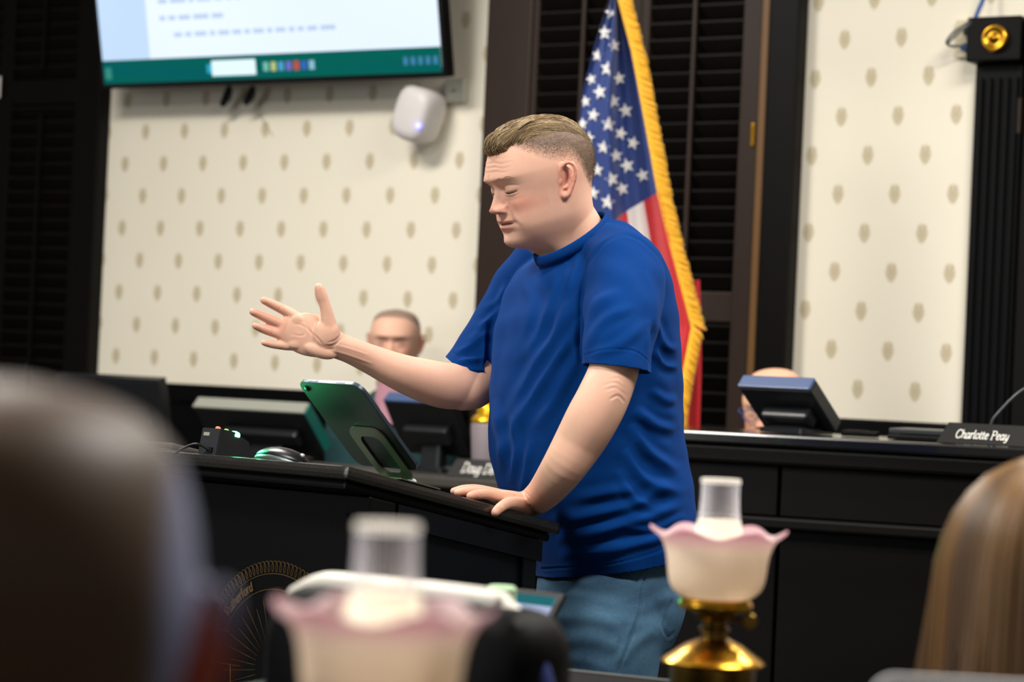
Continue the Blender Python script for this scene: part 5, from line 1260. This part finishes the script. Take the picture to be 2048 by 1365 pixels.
# shoes
for nr in (True, False):
    an_ = leg_path(nr)[-1]; sh = []
    for t_, hw_, hh_2 in ((-0.07, 0.02, 0.05), (-0.06, 0.034, 0.075), (-0.02, 0.038, 0.09), (0.04, 0.042, 0.085), (0.1, 0.046, 0.06), (0.16, 0.044, 0.045), (0.2, 0.03, 0.035), (0.21, 0.015, 0.025)):
        c = np.array([an_[0] - t_*0.89, an_[1] - t_*0.45, 0])
        sh.append([c + np.array([0.45, -0.89, 0])*hw_*math.cos(a)*-1 + np.array([0, 0, 0.001 + hh_2/2 + hh_2/2*math.sin(a)]) for a in np.linspace(0, 2*np.pi, 20, endpoint=False)])
    Vs, Fs = loft(sh); meshobj('shoe', Vs, Fs, mat('dark_shoe_leather', '1b1714', 0.4), man, smooth=True)
# ------------------------------------------------------------------ other people
def simple_person(label, H, base, blush, hair_fn=None, voxel=0.0035, torso=None, cloth=None, neck_to=None, extra=None, name='person'):
    root = thing(name, (H.o[0], H.o[1], 0.0), label, 'person')
    parts = head_parts(H, nth=100, nu=120)
    nb = H(np.array([-0.03, 0, -0.10])); parts.append(tube_vf([nb, nb + np.array([0, 0, -0.06]) + (neck_to if neck_to is not None else 0), nb + np.array([0, 0, -0.16])], [0.056, 0.06, 0.07], 20, 12))
    parts.append(tube_vf([nb + np.array([0, 0, -0.12]), nb + np.array([0, 0, -0.35]), nb + np.array([0, 0, -0.55])], [0.08, 0.11, 0.1], 20, 12))
    me = remesh(parts, voxel, 3)
    C, q_, mixc, ih, get = facecol(me, H, base, blush)
    if hair_fn: hair_fn(q_, mixc, ih)
    setcol(me, get()); b = finish(me, 'body', M_skin, root)
    return root
def torso_cloth(root, H, half, depth, psi, mat_, top=-0.165, bottom=-0.62, name='jacket', arm=True):
    """shoulders and trunk below a head"""
    c = H(np.array([-0.03, 0, -0.10])); s = np.array([math.sin(psi), -math.cos(psi), 0]); f = np.array([-math.cos(psi), -math.sin(psi), 0])
    prof = [(0.0, 0.062, 0.062), (0.02, 0.085, 0.075), (0.05, half*0.72, depth*0.8), (0.09, half*0.95, depth*0.95), (0.16, half, depth), (0.3, half*0.92, depth*1.05), (0.55, half*0.88, depth*1.1)]
    rings = []
    for dz, a, b in prof:
        rings.append([c + np.array([0, 0, -0.045 - dz]) + s*a*math.cos(t) + f*b*math.sin(t) for t in np.linspace(0, 2*np.pi, 40, endpoint=False)])
    parts = [loft(rings)]
    if arm:
        for sg in (1, -1):
            sh = c + np.array([0, 0, -0.15]) + s*sg*half*0.9
            parts.append(tube_vf([sh, sh + s*sg*0.05 + np.array([0, 0, -0.15]), sh + s*sg*0.04 + np.array([0, 0, -0.3]) + f*0.05, sh + f*0.24 + np.array([0, 0, -0.34]) - s*sg*0.06], [0.06, 0.055, 0.048, 0.038], 16, 20))
    me = remesh(parts, 0.007, 6); return finish(me, name, mat_, root)
# seated man behind the left monitors
H1 = head_frame(P(790, 690, 7.58), math.radians(84), math.radians(4))
def grey_fringe(q_, mixc, ih):
    f, l, u = q_; top = np.interp(f, [-110, -20, 30, 60, 85], [-20, 30, 62, 80, 86]); d = np.clip((u - top)/14, 0, 1)*ih
    mixc(0.8*d, lin('6b6054')); mixc(0.75*np.exp(-((abs(l)-31)/15)**2 - ((u-22)/7)**2)*(f > 40)*ih, lin('6a4f42'))
    mixc(0.6*np.exp(-((abs(l)-31)/12)**2 - ((u-8)/7)**2)*(f > 40)*ih, lin('7a5548'))
p1 = simple_person('seated man with cropped grey hair and pink collar behind the monitors', H1, 'e2b29a', 'cf8a76', grey_fringe)
torso_cloth(p1, H1, 0.22, 0.13, math.radians(84), mat('dark_teal_jacket', '163c40', 0.85, var=0.1, scale=80), arm=False)
c = H1(np.array([-0.03, 0, -0.10])); sx = np.array([math.sin(math.radians(84)), -math.cos(math.radians(84)), 0]); fx_ = np.array([-math.cos(math.radians(84)), -math.sin(math.radians(84)), 0])
V = []; n = 24
for j in range(7):
    t_ = j/6
    for i in range(n):
        a = math.radians(48 + 84*i/(n-1)); r = 0.066 + 0.06*t_; V.append(c + np.array([0, 0, -0.02 - 0.13*t_]) + sx*r*math.cos(a)*(1 - 0.45*t_) + fx_*(r*math.sin(a) + 0.012))
meshobj('shirt_front', V, grid_faces(7, n, closed=False), mat('pink_shirt', 'a87886', 0.8), p1, smooth=True)
# bald man behind the small monitor
H2 = head_frame(P(1547, 822, 6.45), math.radians(66), math.radians(12))
p2 = simple_person('bald man with glasses bent behind the small monitor', H2, 'e6b596', 'd08d76', None)
torso_cloth(p2, H2, 0.2, 0.13, math.radians(66), mat('charcoal_jacket', '17181b', 0.85, var=0.1, scale=80), arm=False)
M_gls = mat('blue_glint_rims', '2b4a8c', 0.3)  # blue glint of the glasses put into the rim colour
gp = [];
for sg in (1, -1):
    gp.append(tube_vf([H2(np.array([100 + 2 - 0.004*(x*x), sg*(32 + 21*math.cos(a)), 6 + 15*math.sin(a)])*0.001) for a in np.linspace(0, 2*np.pi, 21) for x in [21*math.cos(a)]], 0.0016, 6, None, round_ends=False))
    gp.append(tube_vf([H2(np.array([96, sg*53, 9])*0.001), H2(np.array([60, sg*78, 9])*0.001), H2(np.array([0, sg*83, 8])*0.001)], 0.0017, 6, 10))
gp.append(tube_vf([H2(np.array([104, 11, 8])*0.001), H2(np.array([106, 0, 10])*0.001), H2(np.array([104, -11, 8])*0.001)], 0.0016, 6, 8))
gl_ = thing('glasses', H2.o, 'glasses with a blue glint coloured into the rims, worn by the bald man', 'glasses')
for k, nm in ((0, 'rim'), (2, 'rim'), (1, 'temple'), (3, 'temple'), (4, 'bridge')):
    meshobj(nm, gp[k][0], gp[k][1], M_gls, gl_, smooth=True)
# listener in the left foreground, seen from behind
H3 = head_frame(P(-10, 1322, 0.96), math.radians(-84), math.radians(2))
def back_hair(q_, mixc, ih):
    f, l, u = q_; low = np.interp(f, [-110, -40, -20, 10, 60, 100], [-70, -55, 20, 35, 60, 75]); d = np.clip((u - low)/10, 0, 1)*ih
    g = np.clip((-l - 63)/8, 0, 1)
    w = d[:, None]
    mixc(d*0.97, lin('4d3c2a'))
    mixc(d*g*0.9, lin('7f86a8'))
    ear = (abs(l) > 70) & (f < 14) & (f > -45) & (u > -36) & (u < 38); mixc(np.where(ear & (d < 0.5), 0.6, 0)*ih, lin('b04a3c'))
p3 = simple_person('blurred listener with short dark hair greying at the temple, seen from behind', H3, 'b8674f', 'a84f40', back_hair, voxel=0.003)
torso_cloth(p3, H3, 0.21, 0.12, math.radians(-84), mat('black_suit', '0b0b0c', 0.85, var=0.1, scale=80), name='suit')
# woman in the right foreground, seen from behind
H4 = head_frame(P(2092, 1188, 2.3), math.radians(-80), math.radians(4))
p4 = simple_person('woman with long light brown hair and dark clothes, seen from behind', H4, 'dcae96', 'c98a76', None, voxel=0.0045)
torso_cloth(p4, H4, 0.19, 0.11, math.radians(-80), mat('dark_navy_top', '0d1118', 0.85, var=0.1, scale=80), name='top')
sx = H4.A[1]; bk = -H4.A[0]*np.array([1, 1, 0]); bk /= np.linalg.norm(bk); o4 = H4.o
hs = []; hcol = []
for i in range(3400):
    a = random.uniform(-2.4, 2.4)           # 0 = straight back
    t0 = random.random(); th_ = random.uniform(0.95, 1.05); path = []
    end = random.uniform(0.26, 0.34) if abs(a) < 1.5 else random.uniform(0.2, 0.3)
    spread = 0.012*math.sin(a*7) + random.uniform(-0.006, 0.006)
    for k in range(9):
        s_ = k/8
        if s_ < 0.45:
            ph = (0.12 + 0.88*s_/0.45)*math.pi/2; r = 0.100*math.sin(ph); z = 0.004 + 0.126*math.cos(ph)
        else:
            w2 = (s_-0.45)/0.55; r = 0.100 + 0.008*math.sin(w2*2.6) + spread*w2; z = 0.004 - end*w2
        d_ = sx*math.sin(a)*0.98 + bk*math.cos(a)*1.17
        path.append(o4 + d_*r*th_ + np.array([0, 0, z*(0.97 + 0.03*th_)]))
    V_, F_ = tube_vf(path, np.array([0.0016]*8 + [0.0008])*random.uniform(0.8, 1.4), 4, 16, round_ends=False)
    g = 0.5 + 0.5*math.sin(a*9 + 1.2*math.sin(a*4)); mv = min(1, max(0, 0.25 + 0.5*g + random.uniform(-0.2, 0.3))); hs.append((V_, F_)); hcol.append(np.tile(lin('33200f')*(1-mv) + lin('7d5a31')*mv, (len(V_), 1)))
V_, F_ = join(hs); h4 = meshobj('hair', V_, F_, mat('long_hair', '8a6a40', 0.42, attr='col', var=0.1, scale=200, spec=0.45), p4, smooth=True); setcol(h4.data, np.concatenate(hcol)); h4['kind'] = 'stuff'; h4['label'] = 'long light brown hair'

# ------------------------------------------------------------------ foreground furniture
DKF = yawfr(P(1210, 1349, 3.2), math.radians(26)); DZ = DKF.o[2]
M_desk = mat('near_black_desk_wood', '0a0909', 0.6, spec=0.15, var=0.2, scale=16, stretch=(0.2, 1, 1)); M_dedge = mat('desk_edge_highlight', '5c5d5a', 0.4)
dk = thing('clerk_desk', DKF((0, -0.28, -DZ)), 'black clerk desk carrying the oil lamp before the dais', 'desk')
box('top', (-0.30, -0.56, -0.03), (0.21, 0.0, 0.0), M_desk, dk, DKF, 0.005)
box('edge_highlight', (-0.06, -0.012, 0.0002), (0.20, -0.003, 0.0022), M_dedge, dk, DKF, 0.0006)  # highlight on the far desk edge, put in as a thin grey strip
for a in (-0.28, 0.16): box('side_panel', (a, -0.54, -DZ), (a + 0.03, -0.02, -0.031), M_desk, dk, DKF, 0.003)
box('modesty_panel', (-0.25, -0.06, -DZ + 0.1), (0.16, -0.04, -0.031), M_desk, dk, DKF, 0.003)
DNF = yawfr(P(770, 1700, 1.45), math.radians(26)); DZ2 = 0.978; DNF.o[2] = DZ2
dn = thing('clerk_desk', DNF((0, 0.0, -DZ2)), 'black desk under the blurred nearer oil lamp', 'desk')
box('top', (-0.1, -0.14, -0.03), (0.16, 0.1, 0.0), M_desk, dn, DNF, 0.005)
for a in (-0.09, 0.12): box('side_panel', (a, -0.12, -DZ2), (a + 0.03, 0.08, -0.031), M_desk, dn, DNF, 0.003)
box('modesty_panel', (-0.06, 0.05, -DZ2 + 0.1), (0.12, 0.07, -0.031), M_desk, dn, DNF, 0.003)

# oil lamps
def shade_mat():
    m = bpy.data.materials.new('frosted_pink_edged_glass'); m.use_nodes = True; N = m.node_tree.nodes; L = m.node_tree.links; b = N['Principled BSDF']
    b.inputs['Roughness'].default_value = 0.35; b.inputs['Specular IOR Level'].default_value = 0.4
    tc = N.new('ShaderNodeTexCoord'); sp = N.new('ShaderNodeSeparateXYZ'); L.new(tc.outputs['Object'], sp.inputs[0])
    rp = N.new('ShaderNodeValToRGB'); mr = N.new('ShaderNodeMapRange'); mr.inputs[1].default_value = 0.14; mr.inputs[2].default_value = 0.236; L.new(sp.outputs[2], mr.inputs[0]); L.new(mr.outputs[0], rp.inputs[0])
    e = rp.color_ramp.elements; e[0].position = 0.0; e[0].color = (*srgb('efe3d2'), 1); e[1].position = 1.0; e[1].color = (*srgb('dd9db2'), 1)
    x = e.new(0.66); x.color = (*srgb('f0e6da'), 1); x = e.new(0.82); x.color = (*srgb('eacfd2'), 1)
    L.new(rp.outputs[0], b.inputs['Base Color'])
    tr = N.new('ShaderNodeBsdfTranslucent'); L.new(rp.outputs[0], tr.inputs[0]); mx = N.new('ShaderNodeMixShader'); mx.inputs[0].default_value = 0.5
    L.new(b.outputs[0], mx.inputs[1]); L.new(tr.outputs[0], mx.inputs[2]); L.new(mx.outputs[0], N['Material Output'].inputs[0]); return m
M_shade = shade_mat()
def glass_mat():
    m = bpy.data.materials.new('clear_chimney_glass'); m.use_nodes = True; N = m.node_tree.nodes; L = m.node_tree.links; b = N['Principled BSDF']
    b.inputs['Base Color'].default_value = (0.9, 0.9, 0.97, 1); b.inputs['Roughness'].default_value = 0.08
    tp2 = N.new('ShaderNodeBsdfTransparent'); lw = N.new('ShaderNodeLayerWeight'); lw.inputs[0].default_value = 0.42; mr = N.new('ShaderNodeMapRange'); mr.inputs[3].default_value = 0.05; mr.inputs[4].default_value = 0.5; L.new(lw.outputs[1], mr.inputs[0])
    nz = N.new('ShaderNodeTexNoise'); nz.inputs['Scale'].default_value = 8; ad = N.new('ShaderNodeMath'); ad.operation = 'MULTIPLY_ADD'; ad.inputs[1].default_value = 0.04; L.new(nz.outputs[0], ad.inputs[0]); L.new(mr.outputs[0], ad.inputs[2])
    mx = N.new('ShaderNodeMixShader'); L.new(ad.outputs[0], mx.inputs[0]); L.new(tp2.outputs[0], mx.inputs[1]); L.new(b.outputs[0], mx.inputs[2]); L.new(mx.outputs[0], N['Material Output'].inputs[0]); return m
M_glass = glass_mat(); M_frost = mat('frosted_white_glass', 'f7f3ea', 0.4, var=0.02); M_dbrass = mat('dark_brass', '6d5526', 0.32, metal=1.0, var=0.15)
_nt = M_frost.node_tree; _t = _nt.nodes.new('ShaderNodeBsdfTranslucent'); _t.inputs[0].default_value = (0.95, 0.92, 0.86, 1); _m = _nt.nodes.new('ShaderNodeMixShader'); _m.inputs[0].default_value = 0.6
_nt.links.new(_nt.nodes['Principled BSDF'].outputs[0], _m.inputs[1]); _nt.links.new(_t.outputs[0], _m.inputs[2]); _nt.links.new(_m.outputs[0], _nt.nodes['Material Output'].inputs[0])
def oil_lamp(o, label, sc=1.0):
    r = thing('oil_lamp', o, label, 'lamp'); r.matrix_basis = Matrix.Translation(Vector(o)) @ Matrix.Scale(sc, 4)
    def L(name, prof, m, nc=56, wob=None):
        V, Fc = lathe_vf(prof, nc, wob); me = bpy.data.meshes.new(name); me.from_pydata(V.tolist(), [], Fc); me.materials.append(m)
        me.polygons.foreach_set('use_smooth', [True]*len(me.polygons)); me.set_sharp_from_angle(angle=math.radians(45)); ob = bpy.data.objects.new(name, me); return link(ob, r)
    L('base', [(0, 0.0005), (0.052, 0.0005), (0.054, 0.006), (0.047, 0.014), (0.043, 0.03), (0.0445, 0.06), (0.046, 0.078), (0.0455, 0.082), (0, 0.082)], M_dbrass)
    L('oil_font', [(0.046, 0.082), (0.0535, 0.0835), (0.0545, 0.0865), (0.051, 0.090), (0.046, 0.093), (0.038, 0.0985), (0.030, 0.104), (0.021, 0.108), (0.0155, 0.111), (0, 0.111)], M_gold)
    L('burner', [(0.014, 0.110), (0.0135, 0.117), (0.0165, 0.119), (0.0165, 0.122), (0.0135, 0.124), (0.0135, 0.129), (0.021, 0.133), (0.023, 0.138), (0.023, 0.141), (0, 0.141)], M_dbrass)
    L('gallery', [(0.022, 0.1405), (0.038, 0.1415), (0.0395, 0.144), (0.0395, 0.148), (0.037, 0.1515), (0.036, 0.1535), (0.034, 0.1515), (0.02, 0.1445)], M_gold)
    V, Fc = lathe_vf([(0, 0.006), (0.007, 0.0055), (0.0085, 0.003), (0.0085, -0.003), (0.007, -0.0055), (0, -0.006)], 18); V = np.column_stack([V[:, 0] + 0.036, V[:, 2]*0.6 - 0.008, V[:, 1] + 0.131])
    me = bpy.data.meshes.new('wick_knob'); me.from_pydata(V.tolist(), [], Fc); me.materials.append(M_dbrass); link(bpy.data.objects.new('wick_knob', me), r)
    V, Fc = tube_vf([(0.015, -0.006, 0.131), (0.034, -0.008, 0.131)], 0.002, 8); me = bpy.data.meshes.new('wick_rod'); me.from_pydata(V.tolist(), [], Fc); me.materials.append(M_dbrass); link(bpy.data.objects.new('wick_rod', me), r)
    def frill(rr, zz, a):
        k = min(1, max(0, (zz - 0.206)/0.016)); k2 = k*k
        return rr + 0.0035*k2*math.cos(6*a + 0.5), zz + 0.0042*k2*math.cos(6*a + 0.5)
    prof = [(0.034, 0.1535), (0.0405, 0.1565), (0.0465, 0.162), (0.0498, 0.169), (0.0515, 0.178), (0.0528, 0.19), (0.0545, 0.2), (0.0575, 0.209), (0.062, 0.2165), (0.0655, 0.2215), (0.0682, 0.2235), (0.0692, 0.2225), (0.069, 0.2207), (0.0675, 0.2212), (0.0645, 0.2192), (0.0605, 0.2142), (0.056, 0.2075), (0.053, 0.199), (0.0513, 0.189), (0.05, 0.178), (0.0483, 0.1695), (0.0452, 0.1633), (0.04, 0.1585), (0.034, 0.1555)]
    L('shade', prof, M_shade, 120, frill)
    L('frosted_chimney', [(0.019, 0.152), (0.024, 0.158), (0.0275, 0.17), (0.028, 0.185), (0.027, 0.205), (0.0245, 0.225), (0.0222, 0.2355), (0.021, 0.2355), (0.0233, 0.224), (0.0258, 0.205), (0.0265, 0.185), (0.022, 0.16), (0.018, 0.154)], M_frost)
    L('clear_chimney', [(0.0222, 0.2356), (0.0208, 0.248), (0.0202, 0.262), (0.0203, 0.276), (0.0199, 0.2762), (0.0198, 0.262), (0.0203, 0.248), (0.0217, 0.2356)], M_glass)
    bl_ = bpy.data.lights.new('lamp_bulb', 'POINT'); bl_.energy = 0.045; bl_.color = (1.0, 0.93, 0.83); bl_.shadow_soft_size = 0.012; bo = bpy.data.objects.new('lamp_bulb', bl_); link(bo, r); bo.location = (0, 0, 0.195)
    L('chimney_lip', [(0.0197, 0.2738), (0.0209, 0.2742), (0.0211, 0.2772), (0.0205, 0.2788), (0.0197, 0.2783)], M_frost)
    return r
lr = P(1427, 1300, 2.62); oil_lamp((lr[0], lr[1], DZ + 0.0005), 'brass oil lamp with a frosted pink-edged ruffled shade beside the man in jeans', 1.03)
ll = P(764, 1300, 1.45); oil_lamp((ll[0], ll[1], DZ2 + 0.0005), 'blurred oil lamp with a pink ruffled shade in front of the black chair', 0.93)

# high-backed chairs in the foreground
def chair(cpx, cpy, d, yaw, w, h, top_m, back_m, side_m, label):
    o = P(cpx, cpy, d); zt = o[2]; fr = yawfr((o[0], o[1], 0), yaw)
    r = thing('office_chair', fr((0, 0, 0)), label, 'chair')
    def pad(name, w_, z0, z1, b0, b1, m, rad):
        V0 = rrect(w_, z1 - z0, rad, 8, (0, (z0+z1)/2)); rings = []
        for b, s in ((b0, 0.9), (b0 + 0.012, 0.985), (b0 + 0.03, 1.0), (b1 - 0.03, 1.0), (b1 - 0.012, 0.985), (b1, 0.9)):
            cz = (z0+z1)/2; rings.append([fr((x*s, b, cz + (z-cz)*s)) for x, z in V0])
        V, Fc = loft(rings); return meshobj(name, V, Fc, m, r, smooth=True, auto=50)
    pad('backrest', w, zt - h, zt, 0.0, 0.09, back_m, 0.045)
    # pale leather highlight built as a cream roll over the head of the backrest
    pts = [fr((-w/2 + 0.008, 0.045, zt - 0.012)), fr((-w/2 + 0.04, 0.045, zt + 0.0)), fr((-w/4, 0.045, zt + 0.003)), fr((w/4, 0.045, zt + 0.003)), fr((w/2 - 0.06, 0.045, zt - 0.002)), fr((w/2 - 0.03, 0.045, zt - 0.016))]
    tube('top_highlight', pts, [0.008, 0.011, 0.0125, 0.0125, 0.011, 0.008], top_m, r, 14, 30)
    tube('side_reflection', [fr((w/2 - 0.028, 0.035, zt - 0.016)), fr((w/2 - 0.008, 0.035, zt - 0.05)), fr((w/2 + 0.002, 0.035, zt - 0.12)), fr((w/2, 0.035, zt - h + 0.08))], [0.006, 0.009, 0.010, 0.008], side_m, r, 10, 16)  # bluish reflection along the backrest edge, built as a coloured tube
    rot = [fr((x, y, 0.46)) for x, y in rrect(w*0.95, 0.46, 0.07, 6, (0, -0.16))]; rot2 = [p + np.array([0, 0, 0.08]) for p in rot]
    V, Fc = loft([rot, rot2]); meshobj('seat', V, Fc, back_m, r)
    tube('back_bar', [fr((0, -0.1, 0.46)), fr((0, 0.1, 0.44)), fr((0, 0.11, 0.62)), fr((0, 0.085, zt - h + 0.12))], 0.018, M_blackplastic, r, 10, 16)
    tube('column', [fr((0, -0.15, 0.1)), fr((0, -0.15, 0.47))], 0.028, M_blackplastic, r, 12)
    for k in range(5):
        a = 2*math.pi*k/5; tube('base_arm', [fr((0, -0.15, 0.1)), fr((0.28*math.cos(a), -0.15 + 0.28*math.sin(a), 0.065))], [0.022, 0.014], M_blackplastic, r, 8)
        tube('caster', [fr((0.28*math.cos(a) - 0.012, -0.15 + 0.28*math.sin(a), 0.027)), fr((0.28*math.cos(a) + 0.012, -0.15 + 0.28*math.sin(a), 0.027))], 0.024, M_blackplastic, r, 12)
    return r
M_leather = mat('black_leather', '040405', 0.55, spec=0.1, var=0.15, scale=60, bump=0.3, bscale=300); M_cream = mat('cream_highlight', 'ddd8cc', 0.4, var=0.04); M_navy = mat('blue_reflection', '27346e', 0.4)
chair(775, 1198, 2.32, math.radians(36), 0.33, 0.5, M_cream, M_leather, M_navy, 'black high-backed chair with a cream highlight built along its top behind the blurred lamp')
M_lgrey = mat('light_grey_vinyl', 'b5b5b8', 0.45, var=0.04)
CHF = yawfr(P(1900, 1368, 1.7), math.radians(4)); cz = CHF.o[2]
gs = thing('document_stand', (CHF.o[0], CHF.o[1], 0), 'pale grey rounded panel edge in front of the woman with long hair', 'panel')
V0 = rrect(0.30, 0.22, 0.018, 8, (0.095, cz - 0.107)); V, Fc = loft([[tuple(CHF((x, b, z - CHF.o[2]))) for x, z in V0] for b in (0.0, 0.012)]); meshobj('panel', V, Fc, M_lgrey, gs, smooth=True, auto=40)
box('post', (0.08, 0.012, -CHF.o[2] + 0.02), (0.11, 0.03, -0.1), M_lgrey, gs, CHF, 0.003)
box('foot', (-0.02, -0.10, -CHF.o[2]), (0.21, 0.14, -CHF.o[2] + 0.02), M_lgrey, gs, CHF, 0.004)

# open laptop on the clerk desk
YL = math.radians(38); oL = P(1131, 1188, 2.86); yl = yawfr(oL, YL); tl_ = math.radians(40)
# c: up the screen; the screen leans back from the reader
LPF = Fr(oL, yl.A[0], yl.A[1]*math.cos(tl_) - np.array([0, 0, 1])*math.sin(tl_)*-1*-1, np.array([0, 0, 1])*math.cos(tl_) + yl.A[1]*math.sin(tl_))
LPF = Fr(oL, yl.A[0], np.cross(np.array([0, 0, 1])*math.cos(tl_) + yl.A[1]*math.sin(tl_), yl.A[0]), np.array([0, 0, 1])*math.cos(tl_) + yl.A[1]*math.sin(tl_))
if LPF.A[1][1] < 0: LPF.A[1] = -LPF.A[1]
lap_h = (oL[2] - DZ - 0.02)/math.cos(tl_)
lap = thing('laptop', LPF((-0.11, 0, -lap_h)), 'open laptop with a bright page on its screen before the jeans', 'laptop')
box('lid', (-0.22, 0.0, -lap_h), (0.0, 0.006, 0), M_blackplastic, lap, LPF, 0.002)
S_lap = screenmat('laptop_page', 'b9c6e8', 0.60, 'c5d0ee'); S_lap2 = screenmat('laptop_header', '2d7f88', 0.48)
scr('screen', -0.212, -0.008, -lap_h + 0.012, -0.008, S_lap, 0.0008, lap, LPF); scr('page_header', -0.212, -0.008, -0.022, -0.008, S_lap2, 0.0014, lap, LPF)
kb0 = LPF((0, 0, -lap_h)); KF = yawfr((kb0[0], kb0[1], DZ + 0.0008), YL)
box('base', (-0.22, -0.15, 0.0), (0.0, 0.0, 0.012), M_blackplastic, lap, KF, 0.002)
for r_ in range(4): box('key_row', (-0.205, -0.13 + 0.027*r_, 0.012), (-0.015, -0.11 + 0.027*r_, 0.0145), M_mon, lap, KF, 0.001)
cp = P(1003, 1190, 2.70); cup = thing('cup', (cp[0], cp[1], DZ), 'small pale green cup beside the laptop', 'cup')
hC = cp[2] + 0.008 - DZ
lathe('cup_body', [(0, 0.001), (0.011, 0.001), (0.014, 0.01), (0.0165, hC - 0.012), (0.0165, hC - 0.004), (0, hC - 0.004)], (cp[0], cp[1], DZ), mat('pale_green_cup', 'b9d0b0', 0.5), cup, 28)
lathe('cup_lid', [(0.0168, hC - 0.0045), (0.017, hC - 0.002), (0.014, hC + 0.002), (0, hC + 0.003)], (cp[0], cp[1], DZ), mat('pale_green_lid', 'a3c79c', 0.5), cup, 28)
